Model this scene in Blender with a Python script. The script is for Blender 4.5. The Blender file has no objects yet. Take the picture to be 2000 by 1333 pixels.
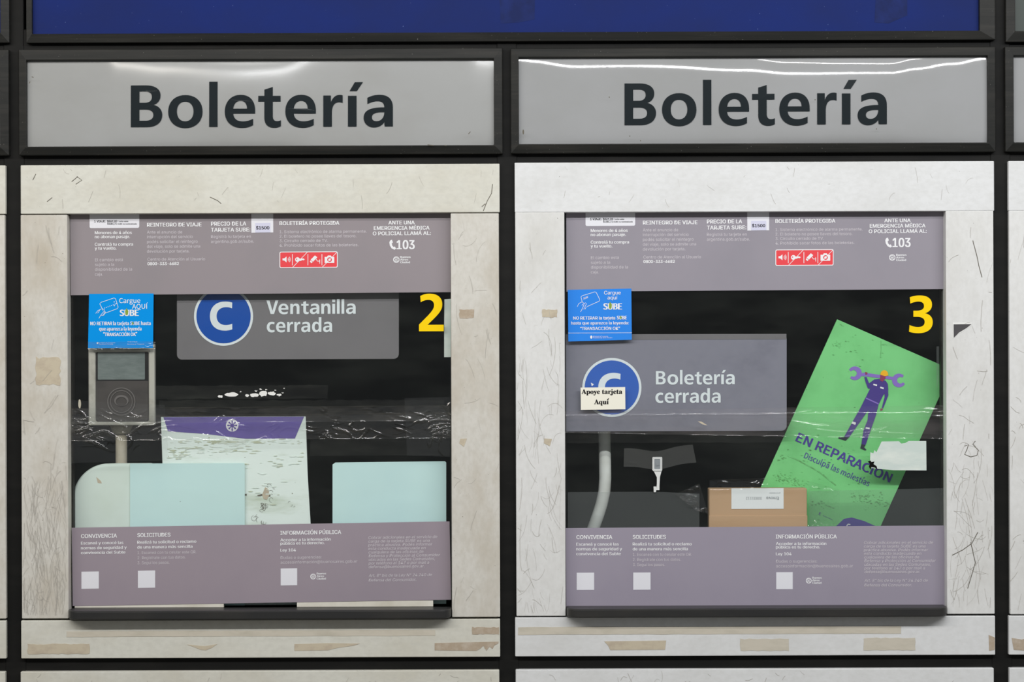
import bpy, bmesh, math, random, os
from mathutils import Vector, noise
from mathutils.geometry import tessellate_polygon

# ------------------------------------------------------------------ camera, world, lamps, exposure
SC = bpy.context.scene
COL = SC.collection
D = 4.0            # camera to wall, metres
Z0 = 1.55          # height of the lens
S = 0.0035         # roll of the camera
rnd = random.Random(7)

cam = bpy.data.cameras.new('camera')
camo = bpy.data.objects.new('camera', cam)
COL.objects.link(camo)
cam.sensor_width = 36.0
cam.lens = 18.0 * D
cam.clip_start = 0.05
camo.location = (0, -D, Z0)
camo.rotation_euler = (math.pi / 2, S, 0)
SC.camera = camo

world = bpy.data.worlds.new('station_hall')
SC.world = world
world.use_nodes = True
wb = world.node_tree.nodes['Background']
wb.inputs[0].default_value = (0.92, 0.96, 1.0, 1)
wb.inputs[1].default_value = 0.26

SC.view_settings.view_transform = 'Standard'
SC.view_settings.look = 'None'
SC.view_settings.gamma = 1.0
SC.view_settings.use_curve_mapping = False
SC.view_settings.exposure = -0.36
SC.cycles.transparent_max_bounces = 48     # many stacked clear films and panes


def tube_lamp(name, x0, x1, y, z, w, energy, color):
    """a row of ceiling fluorescent tubes along x, shining down and at the ticket wall"""
    l = bpy.data.lights.new(name, 'AREA')
    l.shape = 'RECTANGLE'
    l.size = x1 - x0
    l.size_y = w
    l.energy = energy
    l.color = color
    o = bpy.data.objects.new(name, l)
    COL.objects.link(o)
    o.location = ((x0 + x1) / 2, y, z)
    d = Vector((0, 0 - y, Z0 - 0.1 - z))
    o.rotation_euler = d.to_track_quat('-Z', 'Y').to_euler()
    return o


tube_lamp('fluorescent_row', -3.6, -0.95, -2.0, Z0 + 1.15, 0.03, 31, (1.0, 0.95, 0.87))
tube_lamp('fluorescent_row', -0.85, 3.2, -2.0, Z0 + 1.15, 0.03, 60, (0.985, 0.99, 1.0))
tube_lamp('fluorescent_row', -3.6, 3.6, -2.35, Z0 + 1.75, 0.03, 52, (1.0, 0.985, 0.96))

# ------------------------------------------------------------------ helpers


def lin(c):
    c /= 255.0
    return c / 12.92 if c <= 0.04045 else ((c + 0.055) / 1.055) ** 2.4


def rgb(r, g, b):
    return (lin(r), lin(g), lin(b), 1.0)


def unroll(px, py):
    dx, dy = (px - 1000) / 1000.0, (py - 666.5) / 1000.0
    return dx - S * dy, -(dy + S * dx)


def W(px, py, y=0.0):
    """world point at depth y (metres behind the wall face) measured from the photograph"""
    x, z = unroll(px, py)
    k = (D + y) / D
    return Vector((x * k, y, Z0 + z * k))


def RECT(x0, y0, x1, y1, y=0.0):
    a, b = W(x0, y0, y), W(x1, y1, y)
    return a.x, b.x, b.z, a.z       # xmin, xmax, zmin, zmax


class MB:
    def __init__(self):
        self.v, self.f, self.m = [], [], []
        self.layer = 0

    def face(self, pts, mi=0):
        n = len(self.v)
        self.v += [Vector(p) for p in pts]
        self.f.append(list(range(n, n + len(pts))))
        self.m.append(mi)

    def box(self, x0, x1, y0, y1, z0, z1, mi=0):
        n = len(self.v)
        for x in (x0, x1):
            for y in (y0, y1):
                for z in (z0, z1):
                    self.v.append(Vector((x, y, z)))
        for q in ((0, 1, 3, 2), (4, 6, 7, 5), (0, 4, 5, 1), (2, 3, 7, 6), (0, 2, 6, 4), (1, 5, 7, 3)):
            self.f.append([n + i for i in q])
            self.m.append(mi)
        return self

    def loops(self, loops, y0, y1=None, mi=0, px=True):
        """filled outline (first loop) with holes, front face at depth y0, extruded straight back to y1"""
        if y1 is None:
            self.layer += 1
            y0 -= self.layer * 4e-6
        L = []
        for lp in loops:
            L.append([W(p[0], p[1], y0) if px else Vector((p[0], y0, p[1])) for p in lp])
        flat = [p for lp in L for p in lp]
        tris = tessellate_polygon([[Vector((p.x, p.z, 0)) for p in lp] for lp in L])
        n = len(self.v)
        self.v += flat
        for t in tris:
            a, b, c = (flat[i] for i in t)
            nn = (b - a).cross(c - a)
            if nn.length < 1e-14:
                continue
            t = list(t)
            if nn.y > 0:
                t.reverse()
            self.f.append([n + i for i in t])
            self.m.append(mi)
        if y1 is not None:
            nb = len(self.v)
            self.v += [Vector((p.x, y1, p.z)) for p in flat]
            for t in tris:
                a, b, c = (flat[i] for i in t)
                nn = (b - a).cross(c - a)
                if nn.length < 1e-14:
                    continue
                t = list(t)
                if nn.y < 0:
                    t.reverse()
                self.f.append([nb + i for i in t])
                self.m.append(mi)
            k = 0
            for lp in L:
                m = len(lp)
                for i in range(m):
                    j = (i + 1) % m
                    self.f.append([n + k + i, n + k + j, nb + k + j, nb + k + i])
                    self.m.append(mi)
                k += m
        return self

    def poly(self, pts, y0, y1=None, mi=0):
        return self.loops([pts], y0, y1, mi)

    def stroke(self, pts, w, y, closed=False, mi=0):
        """flat ribbon of width w (photo px) along pts"""
        self.layer += 1
        y -= self.layer * 4e-6
        n = len(pts)
        Lf, Rt = [], []
        for i, p in enumerate(pts):
            a = pts[(i - 1) % n] if (closed or i > 0) else p
            b = pts[(i + 1) % n] if (closed or i < n - 1) else p
            dx, dy = b[0] - a[0], b[1] - a[1]
            l = math.hypot(dx, dy) or 1
            ox, oy = -dy / l * w / 2, dx / l * w / 2
            Lf.append((p[0] + ox, p[1] + oy))
            Rt.append((p[0] - ox, p[1] - oy))
        for i in range(n if closed else n - 1):
            j = (i + 1) % n
            q = [W(*Lf[i], y), W(*Lf[j], y), W(*Rt[j], y), W(*Rt[i], y)]
            if (q[1] - q[0]).cross(q[2] - q[0]).y > 0:
                q.reverse()
            self.face(q, mi)
        return self

    def tube(self, path, radii, seg=14, cap=True):
        """round tube through world points"""
        rings = []
        n = len(path)
        for i, p in enumerate(path):
            t = (path[min(i + 1, n - 1)] - path[max(i - 1, 0)]).normalized()
            ref = Vector((0, 1, 0)) if abs(t.y) < 0.9 else Vector((1, 0, 0))
            u = t.cross(ref).normalized()
            v = t.cross(u)
            r = radii[i] if isinstance(radii, (list, tuple)) else radii
            k = len(self.v)
            for s in range(seg):
                a = 2 * math.pi * s / seg
                self.v.append(p + u * math.cos(a) * r + v * math.sin(a) * r)
            rings.append(k)
        for a, b in zip(rings, rings[1:]):
            for s in range(seg):
                s2 = (s + 1) % seg
                self.f.append([a + s, a + s2, b + s2, b + s])
                self.m.append(0)
        if cap:
            self.f.append([rings[0] + s for s in range(seg)][::-1])
            self.f.append([rings[-1] + s for s in range(seg)])
            self.m += [0, 0]
        return self

    def build(self, name, mats, parent=None, bevel=0, smooth=False, seg=2):
        if not isinstance(mats, (list, tuple)):
            mats = [mats]
        if parent is not None:
            org = parent['_org']
        else:
            lo = Vector((min(v.x for v in self.v), min(v.y for v in self.v), min(v.z for v in self.v)))
            hi = Vector((max(v.x for v in self.v), max(v.y for v in self.v), max(v.z for v in self.v)))
            org = ((lo.x + hi.x) / 2, (lo.y + hi.y) / 2, lo.z)
        org = Vector(org)
        me = bpy.data.meshes.new(name)
        me.from_pydata([v - org for v in self.v], [], self.f)
        for m in mats:
            me.materials.append(m)
        for i, p in enumerate(me.polygons):
            p.material_index = self.m[i]
            p.use_smooth = smooth
        me.update()
        o = bpy.data.objects.new(name, me)
        COL.objects.link(o)
        if parent is not None:
            o.parent = parent
            po = Vector(parent['_org'])
            o.location = (0, 0, 0)
        else:
            o.location = org
        o['_org'] = tuple(org)
        if bevel:
            b = o.modifiers.new('edge', 'BEVEL')
            b.width = bevel
            b.segments = seg
            b.limit_method = 'ANGLE'
            b.angle_limit = math.radians(50)
        return o


def tag(o, label, cat, group=None, kind=None):
    if label:
        o['label'] = label
    if cat:
        o['category'] = cat
    if group:
        o['group'] = group
    if kind:
        o['kind'] = kind
    return o


def thing(name, loc, label, cat, group=None, kind=None):
    o = bpy.data.objects.new(name, None)
    o.empty_display_size = 0.05
    COL.objects.link(o)
    o.location = loc
    o['_org'] = tuple(loc)
    return tag(o, label, cat, group, kind)


# ------------------------------------------------------------------ materials
def material(name, base, rough=0.5, spec=0.5, metal=0.0, dirt=None, dirt_amt=0.5, dscale=(6, 6, 6), dlo=0.45, dhi=0.7,
             fine=None, fine_amt=0.2, fscale=(60, 60, 60), bump=0.0, bscale=(80, 80, 80), specks=None, speck_scale=300,
             speck_cut=0.72, coat=0.0):
    m = bpy.data.materials.new(name)
    m.use_nodes = True
    nt = m.node_tree
    b = nt.nodes['Principled BSDF']
    b.inputs['Base Color'].default_value = base
    b.inputs['Roughness'].default_value = rough
    b.inputs['Specular IOR Level'].default_value = spec * 0.5
    b.inputs['Metallic'].default_value = metal
    if coat:
        b.inputs['Coat Weight'].default_value = coat
        b.inputs['Coat Roughness'].default_value = 0.08
    geo = nt.nodes.new('ShaderNodeNewGeometry')

    def nz(scale, detail=5.0, rough_=0.6):
        mp = nt.nodes.new('ShaderNodeMapping')
        mp.inputs['Scale'].default_value = scale
        nt.links.new(geo.outputs['Position'], mp.inputs['Vector'])
        n = nt.nodes.new('ShaderNodeTexNoise')
        n.inputs['Scale'].default_value = 1.0
        n.inputs['Detail'].default_value = detail
        n.inputs['Roughness'].default_value = rough_
        nt.links.new(mp.outputs[0], n.inputs['Vector'])
        return n.outputs['Fac']

    cur = None

    def mixin(fac, color, amt, lo, hi):
        nonlocal cur
        mr = nt.nodes.new('ShaderNodeMapRange')
        mr.inputs['From Min'].default_value = lo
        mr.inputs['From Max'].default_value = hi
        mr.inputs['To Min'].default_value = 0
        mr.inputs['To Max'].default_value = amt
        nt.links.new(fac, mr.inputs['Value'])
        mx = nt.nodes.new('ShaderNodeMix')
        mx.data_type = 'RGBA'
        nt.links.new(mr.outputs[0], mx.inputs['Factor'])
        if cur is None:
            mx.inputs['A'].default_value = base
        else:
            nt.links.new(cur, mx.inputs['A'])
        mx.inputs['B'].default_value = color
        cur = mx.outputs['Result']

    if dirt:
        mixin(nz(dscale), dirt, dirt_amt, dlo, dhi)
    if fine:
        mixin(nz(fscale, 3.0), fine, fine_amt, 0.4, 0.68)
    if specks:
        mixin(nz((speck_scale,) * 3, 1.0), specks, 0.9, speck_cut, speck_cut + 0.02)
    if cur is not None:
        nt.links.new(cur, b.inputs['Base Color'])
    if bump:
        bp = nt.nodes.new('ShaderNodeBump')
        bp.inputs['Strength'].default_value = bump
        bp.inputs['Distance'].default_value = 0.002
        nt.links.new(nz(bscale, 3.0), bp.inputs['Height'])
        nt.links.new(bp.outputs[0], b.inputs['Normal'])
    return m


def sheer(name, color, cover, rough=0.05, gloss=1.0, noise_scale=None, ior=1.45):
    """clear film or glass: transparent, a Fresnel gloss and a little scattering dirt"""
    m = bpy.data.materials.new(name)
    m.use_nodes = True
    nt = m.node_tree
    nt.nodes.clear()
    out = nt.nodes.new('ShaderNodeOutputMaterial')
    tr = nt.nodes.new('ShaderNodeBsdfTransparent')
    tr.inputs[0].default_value = (0.995, 1.0, 0.998, 1)
    df = nt.nodes.new('ShaderNodeBsdfDiffuse')
    df.inputs[0].default_value = color
    gl = nt.nodes.new('ShaderNodeBsdfGlossy')
    gl.inputs['Roughness'].default_value = rough
    # Schlick reflectance, the same from both sides of the film
    ge = nt.nodes.new('ShaderNodeNewGeometry')
    dt = nt.nodes.new('ShaderNodeVectorMath'); dt.operation = 'DOT_PRODUCT'
    nt.links.new(ge.outputs['Normal'], dt.inputs[0])
    nt.links.new(ge.outputs['Incoming'], dt.inputs[1])

    def mth(op, a, b):
        n = nt.nodes.new('ShaderNodeMath'); n.operation = op
        for k, q in enumerate((a, b)):
            if q is None:
                continue
            if isinstance(q, (int, float)):
                n.inputs[k].default_value = q
            else:
                nt.links.new(q, n.inputs[k])
        return n.outputs[0]
    f0 = ((ior - 1) / (ior + 1)) ** 2
    ab = mth('ABSOLUTE', dt.outputs['Value'], None)
    fr = mth('ADD', mth('MULTIPLY', mth('POWER', mth('SUBTRACT', 1.0, ab), 5.0), 1 - f0), f0)
    m1 = nt.nodes.new('ShaderNodeMixShader')
    m1.inputs[0].default_value = cover
    if noise_scale:
        geo = nt.nodes.new('ShaderNodeNewGeometry')
        mp = nt.nodes.new('ShaderNodeMapping')
        mp.inputs['Scale'].default_value = noise_scale
        n = nt.nodes.new('ShaderNodeTexNoise')
        n.inputs['Scale'].default_value = 1
        n.inputs['Detail'].default_value = 6
        n.inputs['Roughness'].default_value = 0.65
        nt.links.new(geo.outputs['Position'], mp.inputs[0])
        nt.links.new(mp.outputs[0], n.inputs['Vector'])
        mr = nt.nodes.new('ShaderNodeMapRange')
        mr.inputs['From Min'].default_value = 0.42
        mr.inputs['From Max'].default_value = 0.75
        mr.inputs['To Min'].default_value = cover * 0.3
        mr.inputs['To Max'].default_value = cover * 2.4
        nt.links.new(n.outputs['Fac'], mr.inputs['Value'])
        nt.links.new(mr.outputs[0], m1.inputs[0])
    mg = nt.nodes.new('ShaderNodeMath')
    mg.operation = 'MULTIPLY'
    mg.use_clamp = True
    mg.inputs[1].default_value = gloss
    nt.links.new(fr, mg.inputs[0])
    m2 = nt.nodes.new('ShaderNodeMixShader')
    nt.links.new(tr.outputs[0], m1.inputs[1])
    nt.links.new(df.outputs[0], m1.inputs[2])
    nt.links.new(mg.outputs[0], m2.inputs[0])
    nt.links.new(m1.outputs[0], m2.inputs[1])
    nt.links.new(gl.outputs[0], m2.inputs[2])
    nt.links.new(m2.outputs[0], out.inputs[0])
    return m


M = {}
M['black_metal'] = material('black_metal', rgb(36, 36, 34), 0.4, 0.3, dirt=rgb(60, 58, 54), dirt_amt=0.6, dscale=(3, 20, 40),
                            fine=rgb(28, 30, 29), fine_amt=0.6, fscale=(5, 60, 260), specks=rgb(130, 128, 122), speck_scale=420, speck_cut=0.77)
M['gap_black'] = material('gap_black', rgb(22, 22, 21), 0.6, 0.3, dirt=rgb(34, 33, 31), dirt_amt=0.6, dscale=(8, 8, 30))
M['panel_left_h'] = material('aged_white_metal_warm', rgb(218, 217, 207), 0.42, 0.4, dirt=rgb(196, 190, 172), dirt_amt=0.6, dscale=(5, 9, 8), dlo=0.46, dhi=0.72,
                             fine=rgb(190, 188, 178), fine_amt=0.3, fscale=(70, 80, 110), specks=rgb(110, 102, 90), speck_scale=210, speck_cut=0.80)
M['panel_left_v'] = material('aged_white_metal_stained', rgb(214, 211, 203), 0.42, 0.4, dirt=rgb(184, 173, 154), dirt_amt=0.75, dscale=(9, 9, 5), dlo=0.46, dhi=0.72,
                             fine=rgb(182, 177, 164), fine_amt=0.3, fscale=(110, 80, 70), specks=rgb(120, 108, 92), speck_scale=240, speck_cut=0.76)
M['panel_right_h'] = material('aged_white_metal_cool', rgb(226, 227, 227), 0.4, 0.4, dirt=rgb(205, 205, 202), dirt_amt=0.5, dscale=(5, 9, 9), dlo=0.46, dhi=0.72,
                              fine=rgb(202, 202, 199), fine_amt=0.3, fscale=(70, 80, 110), specks=rgb(120, 118, 112), speck_scale=220, speck_cut=0.79)
M['panel_right_v'] = material('aged_white_metal_upright', rgb(226, 226, 224), 0.4, 0.4, dirt=rgb(200, 198, 190), dirt_amt=0.5, dscale=(8, 9, 5), dlo=0.46, dhi=0.72,
                              fine=rgb(202, 201, 197), fine_amt=0.3, fscale=(110, 80, 70), specks=rgb(120, 116, 108), speck_scale=230, speck_cut=0.77)
M['scratch'] = material('scratch_grey', rgb(184, 180, 172), 0.6, 0.2)
M['scratch_dark'] = material('scuff_dark', rgb(105, 100, 90), 0.7, 0.2)
M['blue_panel'] = material('blue_enamel', rgb(21, 40, 106), 0.5, 0.15, dirt=rgb(26, 38, 88), dirt_amt=0.8, dscale=(3, 3, 5), dlo=0.4, dhi=0.7,
                           specks=rgb(120, 140, 190), speck_scale=330, speck_cut=0.80)
M['blue_patch'] = material('blue_old_glue', rgb(24, 36, 84), 0.55, 0.2, dirt=rgb(30, 46, 108), dirt_amt=0.7, dscale=(30, 30, 30))
M['green_grey'] = material('green_grey_enamel', rgb(62, 70, 66), 0.4)
M['sign_face'] = material('grey_white_acrylic', rgb(160, 161, 162), 0.045, 1.0, dirt=rgb(152, 153, 152), dirt_amt=0.7, dscale=(4, 4, 6), dlo=0.4, dhi=0.7,
                          specks=rgb(110, 106, 98), speck_scale=260, speck_cut=0.83)
M['sign_letter'] = material('dark_sign_lettering', rgb(34, 40, 43), 0.12, 0.5)
M['notice_left'] = material('mauve_grey_vinyl', rgb(151, 143, 147), 0.45, 0.35, dirt=rgb(143, 138, 142), dirt_amt=0.7, dscale=(5, 5, 4))
M['notice_right'] = material('mauve_grey_vinyl_cool', rgb(153, 148, 157), 0.45, 0.35, dirt=rgb(146, 142, 151), dirt_amt=0.7, dscale=(5, 5, 4))
M['notice_left_low'] = material('mauve_vinyl_low', rgb(158, 147, 156), 0.45, 0.35, dirt=rgb(151, 141, 151), dirt_amt=0.7, dscale=(5, 5, 4))
M['notice_right_low'] = material('mauve_vinyl_low_cool', rgb(157, 150, 164), 0.45, 0.35, dirt=rgb(150, 143, 158), dirt_amt=0.7, dscale=(5, 5, 4))
M['sign_face_dull'] = material('grey_white_acrylic_dulled', rgb(162, 163, 162), 0.17, 0.8, dirt=rgb(153, 153, 150), dirt_amt=0.7, dscale=(4, 4, 6), dlo=0.4, dhi=0.7)
M['white_print'] = material('white_print', rgb(240, 240, 242), 0.5, 0.2)
M['soft_print'] = material('pale_grey_print', rgb(212, 206, 212), 0.5, 0.2)
M['white_label'] = material('white_label', rgb(232, 232, 238), 0.5, 0.3)
M['lilac_label'] = material('lilac_white_label', rgb(212, 212, 232), 0.5, 0.3)
M['black_print'] = material('black_print', rgb(26, 25, 28), 0.5, 0.2)
M['red_print'] = material('coral_red_print', rgb(236, 78, 84), 0.45, 0.3)
M['sticker_cyan'] = material('bright_cyan_blue_sticker', rgb(0, 150, 235), 0.3, 0.4)
M['sticker_blue'] = material('mid_blue_sticker', rgb(50, 138, 236), 0.4, 0.3)
M['lime'] = material('olive_yellow_print', rgb(140, 165, 70), 0.5, 0.2)
M['sign_grey'] = material('charcoal_sign_board', rgb(122, 120, 122), 0.35, 0.4, dirt=rgb(114, 112, 114), dirt_amt=0.7, dscale=(6, 6, 8))
M['sign_grey_right'] = material('slate_sign_board', rgb(135, 135, 147), 0.25, 0.6, dirt=rgb(122, 122, 134), dirt_amt=0.8, dscale=(9, 9, 9),
                                fine=rgb(140, 140, 150), fine_amt=0.35, fscale=(60, 60, 90))
M['roundel_blue'] = material('royal_blue_print', rgb(22, 80, 170), 0.35, 0.3)
M['roundel_blue_right'] = material('royal_blue_print_faded', rgb(62, 104, 190), 0.35, 0.3)
M['sign_white'] = material('cool_white_print', rgb(226, 234, 236), 0.4, 0.3)
M['yellow'] = material('yellow_vinyl', rgb(255, 214, 8), 0.45, 0.3)
M['green'] = material('green_placard', rgb(130, 214, 138), 0.42, 0.35, dirt=rgb(108, 190, 116), dirt_amt=0.6, dscale=(12, 12, 12),
                      specks=rgb(70, 120, 70), speck_scale=150, speck_cut=0.80)
M['green_stain'] = material('olive_grime', rgb(98, 148, 90), 0.7, 0.2, dirt=rgb(126, 208, 134), dirt_amt=1.0, dscale=(60, 60, 90), dlo=0.36, dhi=0.62)
M['purple'] = material('purple_print', rgb(84, 72, 158), 0.45, 0.3)
M['purple_light'] = material('lilac_purple_print', rgb(142, 116, 200), 0.45, 0.3)
M['purple_dark'] = material('deep_purple_print', rgb(78, 64, 140), 0.45, 0.3)
M['boot'] = material('dark_boot_print', rgb(58, 62, 74), 0.5, 0.3)
M['skin_print'] = material('plum_skin_print', rgb(150, 62, 96), 0.5, 0.3)
M['helmet_print'] = material('amber_helmet_print', rgb(250, 186, 40), 0.5, 0.3)
M['pale_blue'] = material('pale_blue_sheet', rgb(208, 238, 236), 0.4, 0.4, dirt=rgb(196, 228, 230), dirt_amt=0.7, dscale=(4, 4, 4),
                          specks=rgb(120, 140, 140), speck_scale=160, speck_cut=0.83)
M['board_white'] = material('greenish_white_board', rgb(236, 248, 242), 0.45, 0.3, dirt=rgb(186, 200, 176), dirt_amt=0.8, dscale=(7, 7, 26), dlo=0.52, dhi=0.75,
                            specks=rgb(130, 134, 110), speck_scale=150, speck_cut=0.78)
M['board_stain'] = material('brown_green_grime', rgb(196, 202, 176), 0.7, 0.2, dirt=rgb(232, 243, 236), dirt_amt=1.0, dscale=(30, 30, 90), dlo=0.38, dhi=0.58)
M['header_purple'] = material('violet_header', rgb(112, 98, 172), 0.4, 0.35, dirt=rgb(100, 88, 156), dirt_amt=0.6, dscale=(12, 12, 20))
M['tub'] = material('milky_plastic', rgb(222, 236, 228), 0.4, 0.4, dirt=rgb(208, 222, 210), dirt_amt=0.7, dscale=(8, 8, 8))
M['reader_case'] = material('yellowed_clear_case', rgb(192, 190, 180), 0.3, 0.5, dirt=rgb(150, 146, 134), dirt_amt=0.8, dscale=(26, 26, 26))
M['reader_black'] = material('reader_black_plastic', rgb(40, 39, 40), 0.35, 0.5)
M['reader_pad'] = material('reader_dark_grey', rgb(78, 74, 72), 0.4, 0.5, dirt=rgb(60, 57, 56), dirt_amt=0.7, dscale=(18, 18, 30))
M['reader_screen'] = material('dead_lcd', rgb(116, 126, 124), 0.2, 0.5, dirt=rgb(98, 108, 106), dirt_amt=0.8, dscale=(20, 20, 40),
                              fine=rgb(140, 150, 148), fine_amt=0.3, fscale=(60, 60, 300))
M['reader_ring'] = material('reader_ring_grey', rgb(112, 108, 106), 0.35, 0.5)
M['beige_plastic'] = material('beige_plastic', rgb(196, 188, 170), 0.4, 0.4, dirt=rgb(160, 150, 130), dirt_amt=0.7, dscale=(20, 20, 20))
M['pole_white'] = material('grey_white_pole', rgb(238, 242, 238), 0.4, 0.4, dirt=rgb(214, 216, 208), dirt_amt=0.7, dscale=(12, 12, 12))
M['shelf'] = material('black_shelf_plastic', rgb(50, 50, 50), 0.35, 0.45, dirt=rgb(64, 62, 58), dirt_amt=0.6, dscale=(5, 20, 20))
M['rail'] = material('off_white_rail', rgb(226, 222, 210), 0.45, 0.3, dirt=rgb(196, 190, 172), dirt_amt=0.7, dscale=(10, 10, 10))
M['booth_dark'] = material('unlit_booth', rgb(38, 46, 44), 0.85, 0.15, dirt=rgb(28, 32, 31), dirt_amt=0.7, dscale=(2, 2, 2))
M['cardboard'] = material('brown_cardboard', rgb(193, 162, 130), 0.75, 0.15, dirt=rgb(182, 150, 116), dirt_amt=0.7, dscale=(3, 3, 40))
M['box_label'] = material('box_label_white', rgb(232, 236, 236), 0.5, 0.2)
M['faint_print'] = material('grey_print', rgb(140, 146, 150), 0.6, 0.2)
M['chrome'] = material('bright_metal', rgb(232, 234, 232), 0.3, 0.5, metal=0.2)
M['clasp_face'] = material('white_clasp', rgb(226, 228, 226), 0.35, 0.5)
M['cream_label'] = material('cream_paper_label', rgb(244, 241, 226), 0.55, 0.2)
M['torn_paper'] = material('bleached_paper', rgb(206, 218, 212), 0.55, 0.3, dirt=rgb(228, 234, 226), dirt_amt=0.9, dscale=(14, 14, 40))
M['burn'] = material('black_burn', rgb(20, 20, 18), 0.8, 0.1)
M['residue_tan'] = material('tan_tape_residue', rgb(201, 190, 168), 0.6, 0.2, dirt=rgb(182, 168, 150), dirt_amt=0.8, dscale=(40, 40, 60))
M['residue_pale'] = material('pale_tape_residue', rgb(206, 199, 184), 0.6, 0.2, dirt=rgb(190, 184, 168), dirt_amt=0.8, dscale=(20, 20, 60))
M['residue_brown'] = material('brown_tape_residue', rgb(178, 162, 142), 0.6, 0.2, dirt=rgb(196, 184, 168), dirt_amt=0.9, dscale=(60, 60, 60))
M['paper_white'] = material('white_residue', rgb(236, 236, 232), 0.7, 0.2)
M['triangle_grey'] = material('dark_grey_decal', rgb(84, 82, 84), 0.5, 0.3)
M['ivory'] = material('ivory_glue', rgb(206, 200, 182), 0.5, 0.3)
M['glass'] = sheer('window_glass', rgb(150, 156, 146), 0.010, 0.02, 0.8, (5, 5, 16))
M['glass_dim'] = sheer('window_glass_clean', rgb(150, 156, 146), 0.006, 0.02, 0.8, (5, 5, 16))
M['tape'] = sheer('clear_packing_tape', rgb(170, 160, 145), 0.022, 0.12, 2.3, (10, 10, 60), 1.5)
M['tape_wide'] = sheer('wide_clear_tape', rgb(205, 192, 190), 0.05, 0.12, 1.7, (6, 6, 30), 1.5)
M['tape_glint'] = sheer('crumpled_clear_tape', rgb(170, 160, 145), 0.004, 0.11, 1.9, None, 1.5)
M['tape_soft'] = sheer('clear_tape', rgb(150, 146, 136), 0.05, 0.2, 2.0, (20, 20, 60), 1.5)
M['tape_matt'] = sheer('frosted_tape', rgb(180, 182, 178), 0.085, 0.3, 1.0)
M['film'] = sheer('grey_translucent_film', rgb(136, 142, 141), 0.10, 0.3, 1.0)
M['haze'] = sheer('old_glue_haze', rgb(140, 142, 132), 0.022, 0.5, 0.3, (14, 14, 70))
M['station_floor'] = material('station_floor_stone', rgb(140, 136, 128), 0.5, 0.4, dirt=rgb(120, 116, 110), dirt_amt=0.6)

# ------------------------------------------------------------------ lettering
FD = os.path.join(bpy.utils.resource_path('LOCAL'), 'datafiles', 'fonts')
_fonts = {}


def font(key):
    if key not in _fonts:
        f = {'inter': 'Inter.woff2', 'cjk': 'Noto Sans CJK Regular.woff2', 'math': 'NotoSansMath-Regular.woff2'}[key]
        try:
            _fonts[key] = bpy.data.fonts.load(os.path.join(FD, f))
        except Exception:
            _fonts[key] = None
    return _fonts[key]


_raw = {}


def raw_text(body, fkey):
    k = (body, fkey)
    if k not in _raw:
        c = bpy.data.curves.new('lettering_outline', 'FONT')
        f = font(fkey)
        if f:
            c.font = f
        c.body = body
        c.size = 1.0
        c.resolution_u = 3
        o = bpy.data.objects.new('lettering_outline', c)
        COL.objects.link(o)
        dg = bpy.context.evaluated_depsgraph_get()
        me = o.evaluated_get(dg).to_mesh()
        vs = [(v.co.x, v.co.y) for v in me.vertices]
        fs = [list(p.vertices) for p in me.polygons]
        o.evaluated_get(dg).to_mesh_clear()
        bpy.data.objects.remove(o)
        bpy.data.curves.remove(c)
        _raw[k] = (vs, fs)
    return _raw[k]


CAP = {'inter': 0.727, 'cjk': 0.733, 'math': 0.714}
_capc = {}


def cap_of(fkey):
    if fkey not in _capc:
        vs, _ = raw_text('H', fkey)
        _capc[fkey] = max(v[1] for v in vs) or 0.7
    return _capc[fkey]


def put_text(mb, body, x0, y0, x1, cap, y, slope=-S, bold=0.0, fkey='inter', shear=0.0, mi=0, boldy=None, flip=False, fmap=None):
    """one line fitted between photo columns x0 and x1, baseline y0 at x0, capital height cap"""
    vs, fs = raw_text(body, fkey)
    if not vs:
        return
    mn, mxx = min(v[0] for v in vs), max(v[0] for v in vs)
    sx = (x1 - x0 - 2 * bold) / (mxx - mn)
    sy = cap / cap_of(fkey)
    offs = [(0, 0)] if not bold else [(-bold, 0), (0, 0), (bold, 0)]
    if boldy:
        offs = [(a, b) for a, _ in offs for b in (-boldy, boldy)]
    for k, (ox, oy) in enumerate(offs):
        pl = []
        for vx, vy in vs:
            px = x0 + bold + (vx - mn) * sx + ox + shear * vy * sy
            py = y0 - vy * sy + oy
            if flip:
                px, py = x0 + x1 - px, 2 * y0 - cap - py
            py += slope * (px - x0)
            if fmap:
                px, py = fmap(px, py)
            pl.append((px, py))
        for fi, f in enumerate(fs):
            yy = y - 0.00005 * k - 3e-6 * (fi % 14)     # overlapping strokes of one glyph keep apart
            n = len(mb.v)
            mb.v += [W(*pl[q], yy) for q in f]
            a, b, c = mb.v[n:n + 3]
            f2 = list(range(n, n + len(f)))
            if (b - a).cross(c - a).y > 0:
                f2.reverse()
            mb.f.append(f2)
            mb.m.append(mi)


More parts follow.
